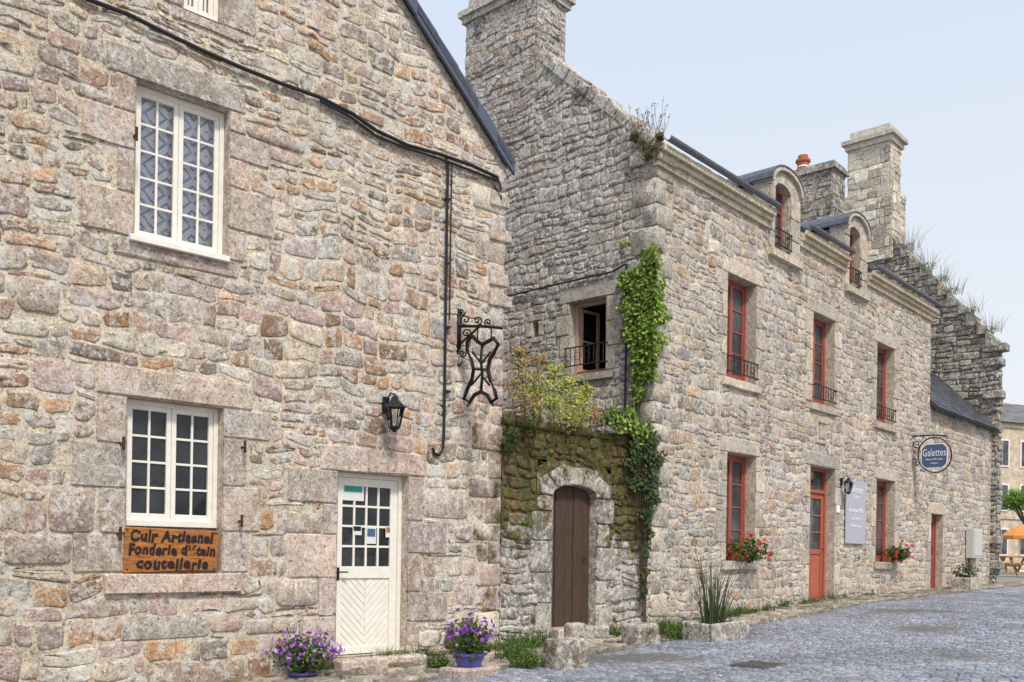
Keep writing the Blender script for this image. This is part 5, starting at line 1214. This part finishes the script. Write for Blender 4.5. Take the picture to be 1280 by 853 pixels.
T = thing('wall_moss_plants', 'low mossy growth along the top of the courtyard wall', 'moss', W.P(1.5, zt, -0.1)); T['kind'] = 'stuff'
l = MB()
for _ in range(260):
    u = rg.uniform(0.1, WL - 0.1); zz = zt + 0.1 - abs(rg.gauss(0, 0.5))
    if dl - 0.05 < u < dr + 0.05 and zz < dz1 + 0.12: continue
    clump(l, W.P(u, zz, rg.uniform(-0.02, 0.05)), rg.uniform(0.04, 0.1), 26, 0.02, [(0.34, 0.26, 0.05), (0.2, 0.2, 0.035), (0.36, 0.22, 0.07), (0.12, 0.14, 0.025), (0.26, 0.3, 0.05)], rg, 0.8)
l.build('foliage', M['leaf'], T)
T = thing('kneeler_plant', 'dry wiry plant sprouting from the top corner of the long house', 'plant', G.P(-0.1, zk + 0.1, -0.1)); l = MB(); s = MB()
for (x, y, r) in ((808, 180, 12), (822, 185, 10), (795, 172, 8), (812, 195, 9), (826, 172, 6)):
    u, z = G.uv(x, y, 0.05); clump(l, G.P(u, z, 0.08), r / 86, 110, 0.045, [(0.2, 0.16, 0.06), (0.14, 0.16, 0.05), (0.24, 0.17, 0.09)], rg)
for _ in range(45):
    u, z = G.uv(rg.uniform(792, 832), rg.uniform(165, 185), 0.0); v = rv(rg); p0 = G.P(u, z, 0.0); p1 = p0 + Vector((v.x * 0.2, v.y * 0.2, rg.uniform(0.12, 0.5))); s.tube([p0, (p0 + p1) / 2 + v * 0.03, p1], 0.004, 4, r2=0.002)
    clump(l, p1, 0.04, 4, 0.025, [(0.2, 0.16, 0.08), (0.14, 0.12, 0.05)], rg)
l.build('foliage', M['leaf'], T); s.build('stem', M['stem'], T)
for i, (x, y) in enumerate(((1136, 285), (1160, 312), (1176, 335), (1190, 352), (1214, 385), (1238, 418))):
    u, z = GC.uv(x, y); zz = zr + (u - ur) * -slc + 0.05
    T = thing('coping_plant', ['tuft of dry grass highest on the far sloping gable, beside the chimney', 'second tuft down the far sloping gable', 'third tuft down the far sloping gable', 'fourth tuft down the far sloping gable', 'fifth tuft down the far sloping gable', 'leafy tuft lowest on the far sloping gable at its corner'][i], 'plant', GC.P(u, zz, -0.1), 'tufts growing on the far gable slope'); l = MB()
    blades(l, GC.P(u, zz, -0.1), 40, 0.85 if i < 2 else 0.65, 0.3, [(0.24, 0.21, 0.14), (0.16, 0.17, 0.08), (0.3, 0.26, 0.18)], rg, 0.006, 0.7); clump(l, GC.P(u, zz + 0.08, 0), 0.24, 110, 0.045, GRN + [(0.2, 0.16, 0.08)], rg, 0.6); l.build('foliage', M['leaf'], T)
T = MB()
for _ in range(160):
    seg = rg.random()
    if seg < 0.35: p = A.P(rg.uniform(-2.6, 0), 0, rg.uniform(0.02, 0.12))
    elif seg < 0.6: p = W.P(rg.choice([rg.uniform(0, dl - 0.1), rg.uniform(dr + 0.2, WL)]), 0, rg.uniform(0.05, 0.3))
    else: p = B.P(abs(rg.gauss(0, 4)) % 14, 0, rg.uniform(0.02, 0.15))
    p.z = gz(p.x, p.y)
    if rg.random() < 0.5: blades(T, p, 22, rg.uniform(0.1, 0.25), 0.07, GRN + [(0.14, 0.2, 0.05)], rg, 0.005, 0.9)
    else: clump(T, p + Vector((0, 0, 0.04)), rg.uniform(0.06, 0.16), 55, 0.03, GRN + [(0.14, 0.2, 0.04)], rg, 0.6)
for (x, y, r) in ((640, 825, 0.25), (655, 812, 0.22), (845, 800, 0.3), (830, 795, 0.25), (548, 838, 0.14), (660, 835, 0.2), (862, 795, 0.2)):
    g = gp(x, y); clump(T, g + Vector((0, 0, 0.08)), r, 340, 0.035, GRN + [(0.2, 0.3, 0.05)], rg, 0.55); blades(T, g, 70, r * 1.3, r, GRN + [(0.18, 0.28, 0.06)], rg, 0.005, 0.7)
o = T.build('weeds', M['leaf']); o['label'] = 'green weeds and grass at the foot of the walls'; o['category'] = 'weeds'; o['kind'] = 'stuff'
g = gp(948, 832); m1 = MB(); fr = Fr((g.x, g.y), B.d)
T = thing('manhole_cover', 'rectangular iron drain cover in the cobbles', 'manhole cover', g)
m1.fbox(fr, -0.27, 0.27, g.z - 0.02, g.z + 0.014, -0.2, 0.2); m1.build('frame', M['castiron'], T, bevel=0.004); m1 = MB()
for k in range(8): m1.fbox(fr, -0.24, 0.24, g.z + 0.0145, g.z + 0.02, -0.18 + k * 0.045, -0.155 + k * 0.045)
m1.build('grate', M['castiron'], T)

# ================================================================== FAR END
def fz(px, Z): x, y = atpx(px, Z); return Vector((x, y, gz(x, y)))
b0 = fz(1256, 62); FH = Fr((b0.x, b0.y), (0.93, 0.37)); zb = b0.z
T = thing('far_house', 'tan stone house with white framed windows at the far end of the street', 'house', b0)
m1 = MB(); m1.fbox(FH, -1.6, 14, zb - 0.3, zb + 9.6, -8, 0); m1.fbox(FH, -1.7, 14.1, zb + 3.2, zb + 3.4, -0.1, 0.08); m1.fbox(FH, -1.7, 14.1, zb + 9.2, zb + 9.5, -0.1, 0.12); m1.build('wall', M['stucco'], T)
m1 = MB(); p0 = FH.P(-1.9, zb + 9.5, 0.3); slates(m1, p0, FH.d.copy(), (FH.P(0, 2.2, -4) - FH.P(0, 0, 0.3)).normalized(), 16, 4.6, 2, 0.3, 0.4, base=(0.16, 0.15, 0.15)); m1.build('roof', M['slate'], T)
for i in range(6):
    for j in range(3):
        u = -0.9 + i * 2.2; z = zb + 0.9 + j * 2.9; f = MB(); f.fbox(FH, u - 0.12, u + 1.12, z - 0.1, z + 1.7, 0.0, 0.06); wf = f.build('window', M['white'], T)
        f = MB(); f.fbox(FH, u, u + 0.48, z, z + 1.6, 0.061, 0.075); f.fbox(FH, u + 0.52, u + 1.0, z, z + 1.6, 0.061, 0.075); f.build('pane', M['pane_painted_sky'], wf)
g = fz(1284, 50); T = thing('far_tree', 'small bright green tree in front of the far tan house', 'tree', g); l = MB(); s = MB()
s.tube([g, g + Vector((0.1, 0, 1.6)), g + Vector((0.0, 0, 3.0))], 0.12, 8, r2=0.07)
for _ in range(14):
    v = rv(rg); c = g + Vector((v.x * 1.2, v.y * 1.2, 3.8 + v.z * 0.6)); s.tube([g + Vector((0, 0, 2.2)), c], 0.04, 5, r2=0.015); clump(l, c, 0.5, 130, 0.14, [(0.2, 0.36, 0.04), (0.28, 0.44, 0.06), (0.12, 0.24, 0.04)], rg)
s.build('trunk', M['stem'], T); l.build('crown', M['leaf'], T)
g = fz(1274, 47); T = thing('cafe_parasol', 'orange cafe parasol at the far end of the street', 'parasol', g)
m1 = MB(); m1.tube([g, g + Vector((0, 0, 2.3))], 0.03, 8); m1.lathe(g, [(0.3, 0), (0.3, 0.06), (0.05, 0.1)], 12); m1.build('pole', M['white'], T)
m1 = MB(); m1.lathe(g, [(0.9, 1.62), (0.9, 1.78), (0.5, 2.05), (0.05, 2.3)], 8); m1.build('canopy', M['awning'], T)
for k, (px, Z, lab) in enumerate(((1266, 44, 'orange wooden terrace table, left one at the far end'), (1280, 38, 'orange wooden terrace table, right one at the far end'))):
    g = fz(px, Z); fr = Fr((g.x, g.y), (1, 0.1)); T = thing('picnic_table', lab, 'table', g)
    m1 = MB()
    for j in range(5): m1.fbox(fr, -0.9, 0.9, g.z + 0.72, g.z + 0.76, -0.36 + j * 0.15, -0.23 + j * 0.15)
    m1.build('table_top', M['wood'], T)
    for s_ in (-1, 1):
        m1 = MB(); m1.fbox(fr, -0.9, 0.9, g.z + 0.42, g.z + 0.46, s_ * 0.72 - 0.12, s_ * 0.72 + 0.12); m1.build('bench', M['wood'], T)
        m1 = MB(); u = s_ * 0.7
        m1.hexa([fr.P(u - 0.04, g.z, 0.75), fr.P(u + 0.04, g.z, 0.75), fr.P(u + 0.04, g.z, 0.65), fr.P(u - 0.04, g.z, 0.65), fr.P(u - 0.04, g.z + 0.72, 0.25), fr.P(u + 0.04, g.z + 0.72, 0.25), fr.P(u + 0.04, g.z + 0.72, 0.15), fr.P(u - 0.04, g.z + 0.72, 0.15)])
        m1.hexa([fr.P(u - 0.03, g.z, -0.65), fr.P(u + 0.03, g.z, -0.65), fr.P(u + 0.03, g.z, -0.75), fr.P(u - 0.03, g.z, -0.75), fr.P(u - 0.03, g.z + 0.72, -0.15), fr.P(u + 0.03, g.z + 0.72, -0.15), fr.P(u + 0.03, g.z + 0.72, -0.25), fr.P(u - 0.03, g.z + 0.72, -0.25)])
        m1.fbox(fr, u - 0.025, u + 0.025, g.z + 0.36, g.z + 0.42, -0.8, 0.8); m1.build('leg', M['wood'], T)

# ================================================================== CAMERA, LIGHT
cam = bpy.data.cameras.new('camera'); co = bpy.data.objects.new('camera', cam); COL.objects.link(co)
co.location = (0, 0, EYE); co.rotation_euler = (math.radians(90), -ROLL, 0)
cam.sensor_width = 36; cam.lens = F / 1280 * 36; cam.shift_y = (HZ - 426.5) / 1280; cam.clip_end = 3000; cam.clip_start = 0.05
SC.camera = co
EL = math.radians(54); az = Vector((0.38, -0.925)).normalized()
ts = Vector((az.x * math.cos(EL), az.y * math.cos(EL), math.sin(EL)))
sd = bpy.data.lights.new('sun', 'SUN'); sd.energy = 3.4; sd.angle = math.radians(9); sd.color = (1.0, 0.93, 0.83)
so = bpy.data.objects.new('sun', sd); COL.objects.link(so); so.rotation_euler = (-ts).to_track_quat('-Z', 'Y').to_euler()
wd = bpy.data.worlds.new('World'); SC.world = wd; wd.use_nodes = True; nt = wd.node_tree
sk = nt.nodes.new('ShaderNodeTexSky'); sk.sky_type = 'NISHITA'; sk.sun_disc = False; sk.sun_elevation = EL; sk.sun_rotation = math.atan2(az.x, az.y); sk.dust_density = 3.0; sk.air_density = 1.0; sk.ozone_density = 1.0
tc = nt.nodes.new('ShaderNodeTexCoord'); sx = nt.nodes.new('ShaderNodeSeparateXYZ'); nt.links.new(tc.outputs['Generated'], sx.inputs[0])
hz_ = mixc(nt, ramp(nt, sx.outputs[2], 0.08, 0.55), (6.4, 6.5, 6.65), (5.0, 5.7, 6.75))
mx = mixc(nt, 0.86, sk.outputs[0], hz_)
bg = nt.nodes['Background']; nt.links.new(mx, bg.inputs['Color']); bg.inputs['Strength'].default_value = 0.15
SC.view_settings.view_transform = 'Standard'; SC.view_settings.look = 'None'; SC.view_settings.exposure = 0
